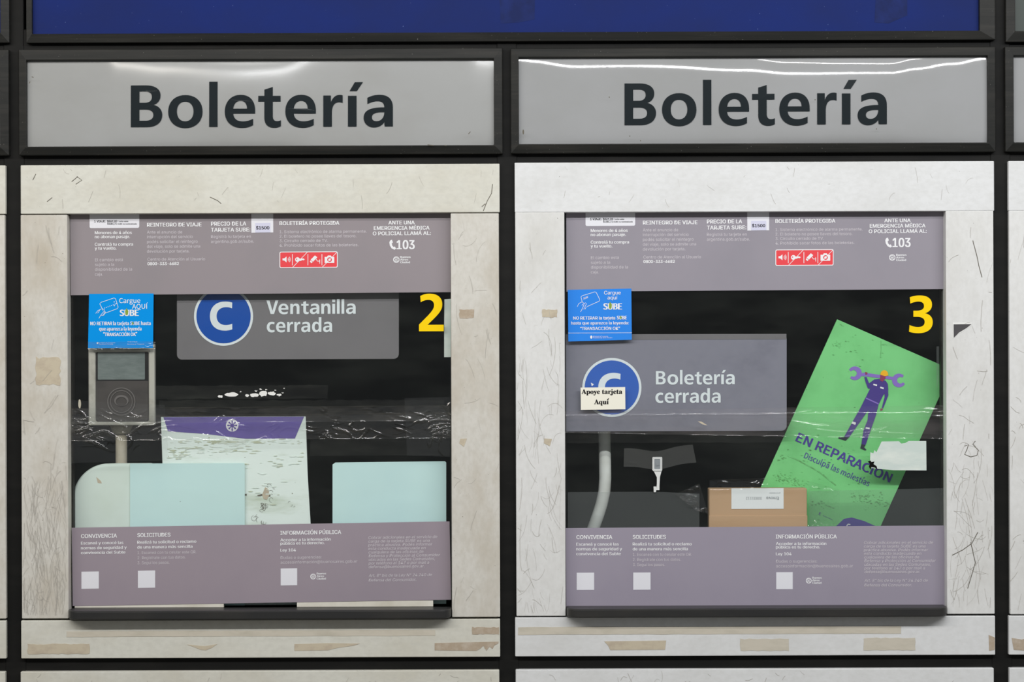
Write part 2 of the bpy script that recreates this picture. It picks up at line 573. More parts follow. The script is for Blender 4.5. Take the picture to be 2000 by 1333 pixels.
# hand drawn outlines of the humanist bold lettering, units: capital height 259
GL = {
    'B': (['M0 0 L0 259 L95 259 C150 259 184 236 184 196 C184 165 165 144 140 138 C172 132 195 108 195 74 C195 28 158 0 100 0',
           'M53 221 L88 221 C116 221 131 210 131 187 C131 164 114 151 86 151 L53 151',
           'M53 109 L90 109 C122 109 140 98 140 75 C140 52 122 40 92 40 L53 40'], 195),
    'o': (['M0 95 C0 157 42 198 106 198 C171 198 213 157 213 95 C213 34 171 -7 106 -7 C42 -7 0 34 0 95',
           'M54 96 C54 59 73 35 105 35 C137 35 157 59 157 96 C157 133 137 157 105 157 C73 157 54 133 54 96'], 213),
    'l': (['M0 0 L0 280 L52 280 L52 0'], 52),
    'e': (['M188 81 L52 81 C54 50 76 33 112 33 C136 33 157 40 175 49 L175 10 C156 -1 133 -7 106 -7 C40 -7 0 33 0 94 C0 155 38 198 98 198 C160 198 188 155 188 100',
           'M52 112 C55 140 71 160 97 160 C124 160 137 141 138 112'], 188),
    't': (['M38 155 L0 155 L0 191 L38 191 L38 230 L90 246 L90 191 L138 191 L138 155 L90 155 L90 68 C90 44 99 34 116 34 C125 34 133 36 140 40 L140 3 C130 -3 115 -7 100 -7 C60 -7 38 14 38 58'], 140),
    'r': (['M0 0 L0 193 L47 193 L47 150 C56 178 74 197 102 197 C109 197 115 196 120 194 L120 146 C113 150 106 151 98 151 C68 151 53 128 53 85 L53 0'], 120),
    'i': (['M0 0 L0 191 L53 191 L53 0', '+M-2 222 L-2 272 L55 272 L55 222'], 53),
    'í': (['M0 0 L0 191 L53 191 L53 0', '+M10 220 L42 275 L93 276 L55 220'], 53),
    'a': (['M181 0 L131 0 C129 8 128 18 128 27 C116 7 92 -6 64 -6 C26 -6 0 20 0 54 C0 101 40 119 126 119 L128 119 C127 146 114 157 86 157 C64 157 41 149 23 139 L23 178 C44 190 71 197 98 197 C152 197 181 170 181 118',
           'M128 88 C79 90 51 82 51 57 C51 42 62 33 80 33 C108 33 128 55 128 88'], 181),
    'n': (['M0 0 L0 193 L50 193 L50 167 C63 187 85 198 109 198 C153 198 174 171 174 126 L174 0 L121 0 L121 107 C121 139 114 155 91 155 C67 155 53 136 53 104 L53 0'], 174),
    'c': (['M158 8 C142 -2 122 -7 100 -7 C40 -7 0 33 0 94 C0 156 41 198 103 198 C124 198 143 194 157 187 L151 146 C139 152 124 156 109 156 C76 156 55 132 55 96 C55 59 77 36 111 36 C127 36 141 40 154 47'], 158),
    'd': (['M189 0 L139 0 L139 27 C126 6 105 -6 79 -6 C29 -6 0 36 0 96 C0 157 31 198 81 198 C105 198 123 189 136 173 L136 280 L189 280',
           'M136 97 C136 135 121 157 96 157 C70 157 55 134 55 97 C55 58 69 36 95 36 C121 36 136 58 136 97'], 189),
    'V': (['M0 259 L58 259 L113 63 L168 259 L223 259 L143 0 L79 0'], 223),
    'C': (['M208 12 C186 4 162 0 140 0 C52 0 0 54 0 136 C0 218 54 272 142 272 C165 272 187 268 208 262 L206 208 C188 216 168 219 150 219 C98 219 62 188 62 136 C62 84 96 52 148 52 C168 52 188 56 208 64'], 208),
    '2': (['M0 0 L0 62 L85 148 C125 190 140 214 140 243 C140 276 120 292 86 292 C62 292 38 284 16 270 L12 328 C38 343 66 350 98 350 C172 350 217 314 217 250 C217 206 195 172 140 118 L80 60 L230 60 L230 0'], 230),
    '3': (['M0 12 L4 64 C26 54 48 48 70 48 C104 48 122 62 122 88 C122 115 100 128 58 128 L34 128 L34 176 L60 176 C98 176 117 188 117 212 C117 234 102 247 74 247 C52 247 30 241 10 232 L6 281 C30 290 56 295 84 295 C144 295 179 268 179 224 C179 190 160 166 124 156 C162 148 185 124 185 86 C185 32 142 0 74 0 C46 0 22 4 0 12'], 185),
}


def path_pts(s, seg=10):
    tok = s.lstrip('+').replace('M', ' M ').replace('L', ' L ').replace('C', ' C ').split()
    pts, i, cmd = [], 0, None
    while i < len(tok):
        if tok[i] in 'MLC':
            cmd = tok[i]
            i += 1
        if cmd in ('M', 'L'):
            pts.append((float(tok[i]), float(tok[i + 1])))
            i += 2
        else:
            p0 = pts[-1]
            p1, p2, p3 = [(float(tok[i + 2 * k]), float(tok[i + 2 * k + 1])) for k in range(3)]
            i += 6
            for k in range(1, seg + 1):
                t = k / seg
                u = 1 - t
                pts.append(tuple(u ** 3 * p0[a] + 3 * u * u * t * p1[a] + 3 * u * t * t * p2[a] + t ** 3 * p3[a] for a in (0, 1)))
    if math.hypot(pts[0][0] - pts[-1][0], pts[0][1] - pts[-1][1]) < 1e-6:
        pts.pop()
    return pts


def glyph(mb, ch, x, base, sx, sy, y, slope=-S, xref=None, y1=None, mi=0):
    xr = x if xref is None else xref
    groups = []
    for s in GL[ch][0]:
        lp = [(x + p[0] * sx, base - p[1] * sy + slope * (x + p[0] * sx - xr)) for p in path_pts(s)]
        if s.startswith('+') or not groups:
            groups.append([lp])
        else:
            groups[-1].append(lp)
    for g in groups:
        mb.loops(g, y, y1, mi)


def word(mb, s, x0, x1, base, cap, y, gap=44, slope=-S, gaps=None, y1=None, mi=0):
    adv, total = [], 0
    for i, ch in enumerate(s):
        adv.append(total)
        total += GL[ch][1] + ((gaps or {}).get(s[i:i + 2], gap) if i < len(s) - 1 else 0)
    sx = (x1 - x0) / total
    for a, ch in zip(adv, s):
        glyph(mb, ch, x0 + a * sx, base, sx, cap / 259.0, y, slope, x0, y1, mi)


def circ(cx, cy, r, n=40, ry=None, a0=0, a1=360):
    ry = r if ry is None else ry
    full = abs(a1 - a0) >= 360
    return [(cx + r * math.cos(math.radians(a0 + (a1 - a0) * i / (n if full else n - 1))),
             cy - ry * math.sin(math.radians(a0 + (a1 - a0) * i / (n if full else n - 1)))) for i in range(n)]


def rrect(x0, y0, x1, y1, r, slope=0.0, corners='tl tr br bl', n=6):
    pts = []
    for key, cx, cy, a in (('tl', x0 + r, y0 + r, 180), ('tr', x1 - r, y0 + r, 90), ('br', x1 - r, y1 - r, 0), ('bl', x0 + r, y1 - r, -90)):
        if key in corners:
            for i in range(n + 1):
                t = math.radians(a - 90 * i / n)
                pts.append((cx + r * math.cos(t), cy - r * math.sin(t)))
        else:
            pts.append(({'l': x0, 'r': x1}[key[1]], {'t': y0, 'b': y1}[key[0]]))
    return [(p[0], p[1] + slope * (p[0] - x0)) for p in pts]


def ragged(x0, y0, x1, y1, j=1.2, step=5, slope=-S, ends=None):
    """outline of a hand torn rectangle"""
    e = j if ends is None else ends
    pts = []
    n = max(2, int((x1 - x0) / step))
    m = max(2, int((y1 - y0) / step))
    for i in range(n):
        pts.append((x0 + (x1 - x0) * i / n, y0 + rnd.uniform(-j, j)))
    for i in range(m):
        pts.append((x1 + rnd.uniform(-e, e), y0 + (y1 - y0) * i / m))
    for i in range(n):
        pts.append((x1 - (x1 - x0) * i / n, y1 + rnd.uniform(-j, j)))
    for i in range(m):
        pts.append((x0 + rnd.uniform(-e, e), y1 - (y1 - y0) * i / m))
    return [(p[0], p[1] + slope * (p[0] - x0)) for p in pts]


def quad_sheet(corners, y0, y1, bulge=0.0, nx=24, ny=8):
    """thin sheet through four photo corners (tl, tr, br, bl), slightly wavy"""
    mb = MB()
    tl, tr, br, bl = corners
    for yy, flipped in ((y0, False), (y1, True)):
        n0 = len(mb.v)
        for j in range(ny + 1):
            for i in range(nx + 1):
                u, v = i / nx, j / ny
                px = (tl[0] * (1 - u) + tr[0] * u) * (1 - v) + (bl[0] * (1 - u) + br[0] * u) * v
                py = (tl[1] * (1 - u) + tr[1] * u) * (1 - v) + (bl[1] * (1 - u) + br[1] * u) * v
                b = bulge * noise.noise(Vector((px * 0.012, py * 0.02, tl[0])))
                mb.v.append(W(px, py, yy + b))
        for j in range(ny):
            for i in range(nx):
                a = n0 + j * (nx + 1) + i
                q = [a, a + nx + 1, a + nx + 2, a + 1]
                if flipped:
                    q.reverse()
                mb.f.append(q)
                mb.m.append(0)
    return mb


def base_of(px, py, y):
    return tuple(W(px, py, y))


# ------------------------------------------------------------------ the setting: station wall of ticket windows
GLASS_Y = 0.024


def scratches(regions, parent, name='scratch_marks', mat='scratch', y=-0.0004):
    mb = MB()
    for (x0, y0, x1, y1, n, length, curl, wdt, *up) in regions:
        for _ in range(n):
            x, yy = rnd.uniform(x0, x1), rnd.uniform(y0, y1)
            a = rnd.gauss(math.pi / 2, 0.3) if up else rnd.uniform(0, 2 * math.pi)
            lk = rnd.uniform(0.2, 1.1)
            turn = rnd.uniform(-curl, curl)
            pts = []
            for k in range(9):
                pts.append((x, yy))
                a += turn * 0.45 + rnd.uniform(-0.15, 0.15)
                x += math.cos(a) * length / 8 * 0.5 * lk
                yy += math.sin(a) * length / 8 * lk
                if not (x0 < x < x1 and y0 < yy < y1):
                    break
            if len(pts) > 2:
                mb.stroke(pts, rnd.uniform(0.35, 1.0) * wdt, y)
    if not mb.f:
        return None
    return mb.build(name, M[mat], parent)


def rect_box(mb, r, y0, y1, dx=0.0, dz=0.0):
    x0, x1, z0, z1 = r
    mb.box(x0 + dx, x1 + dx, y0, y1, z0 + dz, z1 + dz)


UL = dict(header=RECT(40, 323, 976, 415), a=RECT(40, 420, 134, 1209), b=RECT(880, 417, 977, 1206), apron=RECT(41, 1213, 977, 1284))
UR = dict(header=RECT(1005, 318, 1942, 412), a=RECT(1006, 415, 1105, 1204), b=RECT(1847, 412, 1943, 1200), apron=RECT(1006, 1207, 1944, 1280))


def window_unit(n, U, dx, mh, mv, label, marks_a=None, marks_b=None, marks_h=None, slot=None, detail=True):
    ap = U['apron']
    root = thing('window_%d' % n, ((ap[0] + ap[1]) / 2 + dx, 0.015, ap[2]), label, 'ticket window', 'ticket windows in the wall', 'structure')
    mb = MB(); rect_box(mb, U['header'], 0, 0.032, dx); h = mb.build('header_panel', M[mh], root, 0.0015)
    mb = MB(); rect_box(mb, U['a'], 0, 0.032, dx); a = mb.build('side_panel', M[mv], root, 0.0015)
    mb = MB(); rect_box(mb, U['b'], 0, 0.032, dx); b = mb.build('side_panel', M[mv], root, 0.0015)
    mb = MB(); rect_box(mb, U['apron'], 0, 0.032, dx); p = mb.build('sill_panel', M[mh], root, 0.0015)
    x0, x1 = U['a'][1] + dx, U['b'][0] + dx
    z0, z1 = U['apron'][3], U['header'][2]
    # reveal channel that holds the pane
    mb = MB()
    mb.box(x0 - 0.02, x0 + 0.003, 0.0322, 0.05, z0, z1)
    mb.box(x1 - 0.003, x1 + 0.02, 0.0322, 0.05, z0, z1)
    mb.box(x0 - 0.02, x1 + 0.02, 0.0322, 0.05, z1 - 0.002, z1 + 0.02)
    mb.build('pane_channel', M['gap_black'], root)
    mb = MB()
    mb.box(x0 + 0.0005, x1 - 0.0005, GLASS_Y, GLASS_Y + 0.006, z0 + 0.034, z1 - 0.0005)
    mb.build('glass_pane', M['glass' if detail else 'glass_dim'], root)
    for par, mk in ((a, marks_a), (b, marks_b), (h, marks_h)):
        if mk:
            s = scratches(mk, par)
            if s:
                s['kind'] = 'stuff'
    return root, p


w1, ap1 = window_unit(1, UL, 0, 'panel_left_h', 'panel_left_v', 'off-white metal ticket window holding the card reader and pale blue sheets',
                      [(44, 930, 130, 1204, 190, 80, 0.2, 0.55, 1), (44, 900, 130, 1204, 60, 50, 0.4, 0.5), (44, 440, 130, 930, 20, 60, 0.2, 0.6)],
                      [(884, 430, 974, 1200, 36, 60, 0.3, 0.7)], [(60, 330, 970, 410, 24, 30, 0.3, 0.7)])
w2, ap2 = window_unit(2, UR, 0, 'panel_right_h', 'panel_right_v', 'off-white metal ticket window holding the green placard',
                      [(1010, 640, 1100, 1200, 60, 85, 0.3, 0.5, 1), (1010, 640, 1100, 1200, 50, 65, 0.4, 0.5), (1010, 430, 1100, 640, 10, 40, 0.3, 0.6)],
                      [(1852, 860, 1940, 1190, 50, 75, 0.35, 0.55), (1852, 900, 1940, 1190, 40, 75, 0.3, 0.55, 1), (1852, 430, 1940, 860, 22, 60, 0.15, 0.7)], [(1020, 325, 1935, 405, 22, 30, 0.3, 0.6)])
w3, ap3 = window_unit(3, UL, -0.965, 'panel_left_h', 'panel_left_v', 'neighbouring ticket window cut off at the left picture edge', detail=False)
w4, ap4 = window_unit(4, UR, 0.9645, 'panel_right_h', 'panel_right_v', 'neighbouring ticket window cut off at the right picture edge',
                      [(1972, 420, 2060, 1195, 70, 70, 0.3, 0.9)], detail=False)

# graffiti scratched into the side panels and a few dark scuffs on the headers
mb = MB()
for pts in ([(1884, 872), (1892, 868), (1888, 880), (1884, 888), (1896, 893), (1908, 890), (1911, 880), (1900, 868), (1905, 862)],
            [(1900, 470), (1908, 500), (1912, 520), (1918, 542)], [(1896, 1060), (1905, 1100), (1890, 1150)],
            [(1860, 1085), (1880, 1075), (1898, 1062), (1910, 1040)]):
    mb.stroke(pts, 1.3, -0.0005)
o = mb.build('scuff_marks', M['scratch_dark'], w2); o['kind'] = 'stuff'
mb = MB()
for pts in ([(962, 360), (960, 378), (952, 392), (944, 412)], [(941, 404), (948, 398)], [(150, 345), (160, 352), (148, 360)], [(92, 394), (102, 386)], [(140, 355), (152, 345)],
            [(410, 385), (425, 392), (432, 398)], [(70, 340), (64, 352)]):
    mb.stroke(pts, 1.2, -0.0005)
o = mb.build('scuff_marks', M['scratch_dark'], w1); o['kind'] = 'stuff'

# rails at the foot of the panes, open in the middle where money is passed
SHELF_Y = -0.028
SHELVES = {1: (132, 1194.8), 2: (1107, 1190.6)}
for n_, root, pieces in ((1, w1, [(146, 437, 'rail'), (580, 846, 'rail')]),
                         (2, w2, [(1111, 1408, 'gap_black'), (1434, 1530, 'rail'), (1540, 1843, 'gap_black')])):
    zs = W(*SHELVES[n_], SHELF_Y).z
    zp = (UL if n_ == 1 else UR)['apron'][3] + 0.034
    for x0, x1, mm in pieces:
        mb = MB(); r = RECT(x0, 1180, x1, 1190, 0.024)
        mb.box(r[0], r[1], 0.0236, 0.031, zs + 0.0003, zp - 0.0005)
        mb.build('pane_rail', M[mm], root)

# dark mullions between the units
mb = MB()
for xa, xb in ((-960, -920), (6, 46), (972, 1011), (1938, 1977), (2905, 2945)):
    a, b = unroll(xa, 0)[0], unroll(xb, 0)[0]
    mb.box((xa - 1000) / 1000, (xb - 1000) / 1000, 0.010, 0.034, Z0 - 0.9, Z0 + 1.15)
for ya, yb in ((52, 122), (284, 326), (1276, 1318)):
    za, zb = -(yb - 666.5 + 0.0) / 1000, -(ya - 666.5) / 1000
    mb.box(-1.95, 1.95, 0.012, 0.034, Z0 + za, Z0 + zb)
o = mb.build('wall_front', M['gap_black'], bevel=0.002)
tag(o, 'black metal grid holding the ticket windows and signs', 'wall frame', kind='structure')

# cladding panels under the windows
for i, (x0, x1, yt, dx, mm, lab) in enumerate(((40, 978, 1313, 0, 'panel_left_h', 'scratched off-white cladding panel below the card reader window'),
                                        (1007, 1944, 1309, 0, 'panel_right_h', 'scratched off-white cladding panel below the green placard window'),
                                        (40, 978, 1313, -0.965, 'panel_left_h', 'cladding panel below the window at the left picture edge'),
                                        (1007, 1944, 1309, 0.9645, 'panel_right_h', 'cladding panel below the window at the right picture edge'))):
    r = RECT(x0, yt, x1, yt + 780)
    mb = MB(); mb.box(r[0] + dx, r[1] + dx, 0, 0.032, Z0 - 1.45, r[3])
    o = mb.build('wall_lower', M[mm], bevel=0.0015)
    tag(o, lab, 'wall panel', kind='structure')
    if dx == 0:
        s = scratches([(x0 + 5, yt + 2, x1 - 5, yt + 90, 60, 30, 0.4, 0.8)], o)
        s['kind'] = 'stuff'

# unlit booth behind the glass
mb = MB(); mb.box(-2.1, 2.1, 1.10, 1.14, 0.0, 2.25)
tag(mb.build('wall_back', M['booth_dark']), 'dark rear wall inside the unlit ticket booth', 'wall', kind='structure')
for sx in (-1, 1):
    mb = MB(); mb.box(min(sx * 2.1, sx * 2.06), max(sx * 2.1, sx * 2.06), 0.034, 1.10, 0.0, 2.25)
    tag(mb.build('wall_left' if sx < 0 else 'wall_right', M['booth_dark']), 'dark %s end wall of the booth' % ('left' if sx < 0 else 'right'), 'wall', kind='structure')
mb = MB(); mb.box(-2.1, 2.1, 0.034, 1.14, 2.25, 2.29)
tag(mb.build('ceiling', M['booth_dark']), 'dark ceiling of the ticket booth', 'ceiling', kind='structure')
mb = MB(); mb.box(-6, 6, -7, 1.2, -0.05, 0.0)
tag(mb.build('floor', M['station_floor']), 'stone floor of the station hall and booth', 'floor', kind='structure')
CZ = W(1000, 1196, 0.2).z
CZ = Z0 - 0.5405
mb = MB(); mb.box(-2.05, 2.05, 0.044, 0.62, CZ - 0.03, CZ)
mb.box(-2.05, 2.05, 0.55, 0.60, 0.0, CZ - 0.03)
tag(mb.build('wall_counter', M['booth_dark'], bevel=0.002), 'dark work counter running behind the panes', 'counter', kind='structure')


def ring(mb, o, i, yo, yi, yb):
    """picture-frame ring: outer and inner rectangles (xmin,xmax,zmin,zmax)"""
    def c(r, y):
        return [Vector((r[0], y, r[2])), Vector((r[1], y, r[2])), Vector((r[1], y, r[3])), Vector((r[0], y, r[3]))]
    rings = [c(o, yb), c(o, yo), c(i, yi), c(i, yb)]
    n = len(mb.v)
    for q in rings:
        mb.v += q
    for k in range(3):
        for s in range(4):
            s2 = (s + 1) % 4
            mb.f.append([n + 4 * k + s, n + 4 * k + s2, n + 4 * (k + 1) + s2, n + 4 * (k + 1) + s])
            mb.m.append(0)


# ------------------------------------------------------------------ signs over the windows
def interp(keys, x):
    if x <= keys[0][0]:
        return keys[0][1]
    for (a, va), (b, vb) in zip(keys, keys[1:]):
        if x <= b:
            t = (x - a) / (b - a)
            t = t * t * (3 - 2 * t)
            return va + (vb - va) * t
    return keys[-1][1]


def ticket_sign(face, outer, label, keys, text=None, dx=0.0, mat='sign_face'):
    fr, orr = RECT(*face), RECT(*outer)
    fr = (fr[0] + dx, fr[1] + dx, fr[2], fr[3])
    orr = (orr[0] + dx, orr[1] + dx, orr[2], orr[3])
    root = thing('ticket_office_sign', ((orr[0] + orr[1]) / 2, 0.01, orr[2]), label, 'sign', 'signs over the ticket windows')
    mb = MB(); ring(mb, orr, fr, -0.004, -0.008, 0.012)
    mb.build('sign_frame', M['black_metal'], root, 0.0015)
    # pillowed acrylic face: bulges out a few millimetres, steepest along its top edge
    mb = MB()
    nx, ny = 180, 60
    n0 = 0
    Lm = 0.030
    for j in range(ny + 1):
        v = (j / ny)
        v = v ** 1.5                  # denser near the top
        z = fr[3] - v * (fr[3] - fr[2])
        d = fr[3] - z
        for i in range(nx + 1):
            x = fr[0] + (fr[1] - fr[0]) * i / nx
            A = 0.087 * math.exp(interp(keys, 1000 + (x - dx) * 1000) / 30.0)
            y = 0.003 - A * Lm * (1 - math.exp(-d / Lm))
            db = z - fr[2]
            y += A * Lm * math.exp(-db / 0.012)
            y += 0.0004 * noise.noise(Vector((x * 9, z * 14, 1)))
            mb.v.append(Vector((x, max(y, -0.012), z)))
    for j in range(ny):
        for i in range(nx):
            a = j * (nx + 1) + i
            mb.f.append([a, a + nx + 1, a + nx + 2, a + 1])
            mb.m.append(0)
    fo = mb.build('sign_face', M[mat], root, smooth=True)
    if text:
        verts = mb.v

        def face_y(x, z):
            A = 0.087 * math.exp(interp(keys, 1000 + (x - dx) * 1000) / 30.0)
            d = fr[3] - z
            return max(0.003 - A * Lm * (1 - math.exp(-d / Lm)), -0.012)
        lm = MB()
        for ch, x, base in text:
            glyph(lm, ch, x, base, 1 / 3.1733, 1 / 3.1733, 0.0)
        for v in lm.v:
            v.y = face_y(v.x, v.z) - 0.0012
        lm.build('lettering', M['sign_letter'], root)
    return root


def boleteria(dx, dy):
    pos = [('B', 255.9), ('o', 329), ('l', 409), ('e', 439.6), ('t', 504.8), ('e', 557.6), ('r', 631.4), ('í', 679.6), ('a', 710.2)]
    return [(c, x + dx, 248.8 + dy - 0.0035 * (x - 256)) for c, x in pos]


sL = ticket_sign((53, 119, 965, 284), (37, 97, 982, 301), 'grey lightbox sign over the card reader window, only a faint lamp reflection',
                 [(60, -45), (190, -40), (235, 8), (320, 18), (470, 24), (540, 22), (660, -25), (800, -45), (905, -30), (940, 2), (960, 4)], boleteria(0, 0), mat='sign_face_dull')
sR = ticket_sign((1013, 113, 1928, 279), (997, 95, 1944, 297), 'grey lightbox sign over the green placard window, streaked by a bright lamp reflection',
                 [(1015, 0), (1040, 3), (1130, 14), (1300, 17), (1460, 22), (1540, 31), (1640, 34), (1740, 34), (1790, 25), (1860, 13), (1926, 0)], boleteria(963.8, -3.8))
ticket_sign((53, 119, 965, 284), (37, 97, 982, 301), 'grey sign cut off at the left picture edge', [(0, -10), (1000, -10)], dx=-0.9635)
ticket_sign((1013, 113, 1928, 279), (997, 95, 1944, 297), 'grey sign cut off at the right picture edge', [(0, -10), (3000, -10)], dx=0.965)

# marks on the two sign faces
mb = MB()
for (x, y, l, a) in ((915, 262, 6, -0.9), (835, 283, 12, 0.1), (868, 284, 4, 0.1), (62, 150, 4, 0.4), (57, 163, 4, -1.1)):
    mb.stroke([(x, y), (x + l * math.cos(a), y + l * math.sin(a))], 1.5, -0.0135)
o = mb.build('scuff_marks', M['scratch_dark'], sL); o['kind'] = 'stuff'
mb = MB()
mb.poly(circ(1022, 258, 1.7, 10, 5), -0.0135)
for (x, y) in ((1190, 190), (1230, 266), (1251, 275), (1712, 252), (1592, 195)):
    mb.poly(circ(x, y, 1.2, 8), -0.0135)
o = mb.build('scuff_marks', M['scratch_dark'], sR); o['kind'] = 'stuff'


# ------------------------------------------------------------------ enamel fascia above the signs
def fascia(inner, outer, mat, label, cat='panel'):
    ir, orr = RECT(*inner), RECT(*outer)
    root = thing('fascia_panel', ((orr[0] + orr[1]) / 2, 0.01, orr[2]), label, cat)
    mb = MB(); ring(mb, orr, ir, -0.003, -0.006, 0.012); mb.build('panel_frame', M['black_metal'], root, 0.0015)
    mb = MB(); mb.box(ir[0] - 0.002, ir[1] + 0.002, 0.004, 0.009, ir[2] - 0.002, ir[3] + 0.002)
    mb.build('enamel_sheet', M[mat], root)
    return root


fb = fascia((62, -420, 1912, 60.5), (50, -440, 1944, 78), 'blue_panel', 'long deep blue enamel panel above the two signs')
fascia((-1840, -420, 2, 65), (-1860, -440, 19, 84), 'blue_panel', 'dark blue enamel panel cut off at the left picture edge')
fascia((1980, -420, 3830, 55), (1962, -440, 3846, 76), 'green_grey', 'dark grey-green enamel panel cut off at the right picture edge')
mb = MB()
mb.poly([(975, -20), (1045, -20), (1044, 38), (1012, 44), (978, 46)], 0.0037)
mb.build('glue_patch', M['blue_patch'], fb)
mb = MB()
mb.poly([(1711, -20), (1772, -20), (1772, 30), (1735, 46), (1708, 44)], 0.0037)
mb.build('glue_patch', M['blue_patch'], fb)


# ------------------------------------------------------------------ counter shelves
def shelf(x0, y0, x1, y1, xa, xb, label):
    z1 = (W(x0, y0, -0.028).z + W(x1, y0 - S * (x1 - x0), -0.028).z) / 2
    z0 = z1 - 0.0175
    r = 0.026
    a, b = xa, xb
    pts = [(a, 0.0235), (a, -0.028 + r)]
    for i in range(9):
        t = math.radians(180 + 90 * i / 8)
        pts.append((a + r + r * math.cos(t), -0.028 + r + r * math.sin(t)))
    for i in range(9):
        t = math.radians(270 + 90 * i / 8)
        pts.append((b - r + r * math.cos(t), -0.028 + r + r * math.sin(t)))
    pts += [(b, 0.0235)]
    mb = MB()
    n = len(pts)
    mb.v = [Vector((p[0], p[1], z1)) for p in pts] + [Vector((p[0], p[1], z0)) for p in pts]
    mb.f.append(list(range(n))); mb.m.append(0)
    mb.f.append(list(range(2 * n - 1, n - 1, -1))); mb.m.append(0)
    for i in range(n):
        j = (i + 1) % n
        mb.f.append([i, n + i, n + j, j]); mb.m.append(0)
    o = mb.build('counter_shelf', M['shelf'], bevel=0.003, seg=3)
    return tag(o, label, 'shelf', 'narrow shelves under the panes')


shelf(*SHELVES[1], 882, 1212, UL['a'][1] + 0.0015, UL['b'][0] - 0.0015, 'narrow black rounded shelf under the pane with the card reader')
shelf(*SHELVES[2], 1852, 1208, UR['a'][1] + 0.0015, UR['b'][0] - 0.0015, 'narrow black rounded shelf under the pane with the green placard')

# ------------------------------------------------------------------ printed notices on the panes
NY = GLASS_Y - 0.0012      # front of a notice
LY = NY - 0.0003           # its print
TOP = [
    ('Menores de 4 años', 185, 457.8, 257.5, 6.0, 1), ('no abonan pasaje.', 185, 465.8, 254, 6.0, 1),
    ('Controlá tu compra', 185, 480.6, 260, 6.0, 1), ('y tu vuelto.', 185, 488.2, 227.5, 6.0, 1),
    ('El cambio está', 185.5, 510.7, 240, 5.8, 0), ('sujeto a la', 185.5, 520, 223, 5.8, 0),
    ('disponibilidad de la', 185.5, 529.3, 258, 5.8, 0), ('caja.', 185.5, 538.8, 201, 5.8, 0),
    ('REINTEGRO DE VIAJE', 287, 443, 393.7, 7.2, 2),
    ('Ante el anuncio de', 287, 456.6, 356, 5.8, 0), ('interrupción del servicio', 287, 465.8, 376.5, 5.8, 0),
    ('podés solicitar el reintegro', 287, 475.2, 386, 5.8, 0), ('del viaje, solo se admite una', 287, 484.6, 391, 5.8, 0),
    ('devolución por tarjeta.', 287, 494, 370, 5.8, 0), ('Centro de Atención al Usuario', 288, 509.6, 400.5, 5.8, 0),
    ('0800-333-6682', 288, 518.4, 349.5, 5.8, 2),
    ('PRECIO DE LA', 412, 441, 481, 7.4, 2), ('TARJETA SUBE:', 412, 452.8, 489, 7.4, 2),
    ('Registrá tu tarjeta en', 412, 465.4, 490, 5.8, 0), ('argentina.gob.ar/sube.', 412, 474.9, 496, 5.8, 0),
    ('BOLETERÍA PROTEGIDA', 545.8, 440, 663, 7.2, 2),
    ('1. Sistema electrónico de alarma permanente.', 546, 455.8, 716, 5.6, 0), ('2. El boletero no posee llaves del tesoro.', 546, 464.6, 696, 5.6, 0),
    ('3. Circuito cerrado de TV.', 546, 473.4, 640.5, 5.6, 0), ('4. Prohibido sacar fotos de las boleterías.', 546, 482.2, 700, 5.6, 0),
    ('ANTE UNA', 758.5, 438.6, 810, 7.0, 2), ('EMERGENCIA MÉDICA', 730, 449.2, 839, 7.0, 2), ('O POLICIAL LLAMÁ AL:', 728, 459.8, 841.5, 7.0, 2),
    ('103', 774.5, 487, 810, 17.2, 3),
    ('Buenos', 781.5, 504.3, 802, 3.9, 1), ('Aires', 781.5, 509.4, 797.5, 3.9, 1), ('Ciudad', 781.5, 514.5, 801, 3.9, 1),
]
BOT = [
    ('CONVIVENCIA', 158.2, 1051.6, 228.5, 7.4, 2), ('Escaneá y conocé las', 158, 1064.5, 241, 5.7, 1),
    ('normas de seguridad y', 158, 1073.9, 247.5, 5.7, 1), ('convivencia del Subte', 158, 1083.3, 245, 5.7, 1),
    ('SOLICITUDES', 268, 1049.8, 333, 7.4, 2), ('Realizá tu solicitud o reclamo', 268, 1062.7, 383.5, 5.7, 1),
    ('de una manera más sencilla', 268, 1072.4, 376, 5.7, 1), ('1. Escaneá con tu celular este QR.', 268.5, 1083.2, 383.5, 5.6, 0),
    ('2. Registrate con tus datos.', 268.5, 1093, 362.5, 5.6, 0), ('3. Seguí los pasos.', 268.5, 1102.9, 331, 5.6, 0),
    ('INFORMACIÓN PÚBLICA', 547.3, 1045.4, 666.5, 7.4, 2), ('Acceder a la información', 547.5, 1058.2, 646, 5.7, 1),
    ('pública es tu derecho.', 547.5, 1065, 634, 5.7, 1), ('Ley 104', 547.5, 1078.2, 578, 5.7, 1),
    ('Dudas o sugerencias:', 548, 1092.6, 628, 5.7, 0), ('accesoinformación@buenosaires.gob.ar', 548, 1102, 698, 5.7, 0),
    ('Buenos', 618.5, 1123, 637, 3.8, 1), ('Aires', 618.5, 1128, 633, 3.8, 1), ('Ciudad', 618.5, 1133, 636.5, 3.8, 1),
]
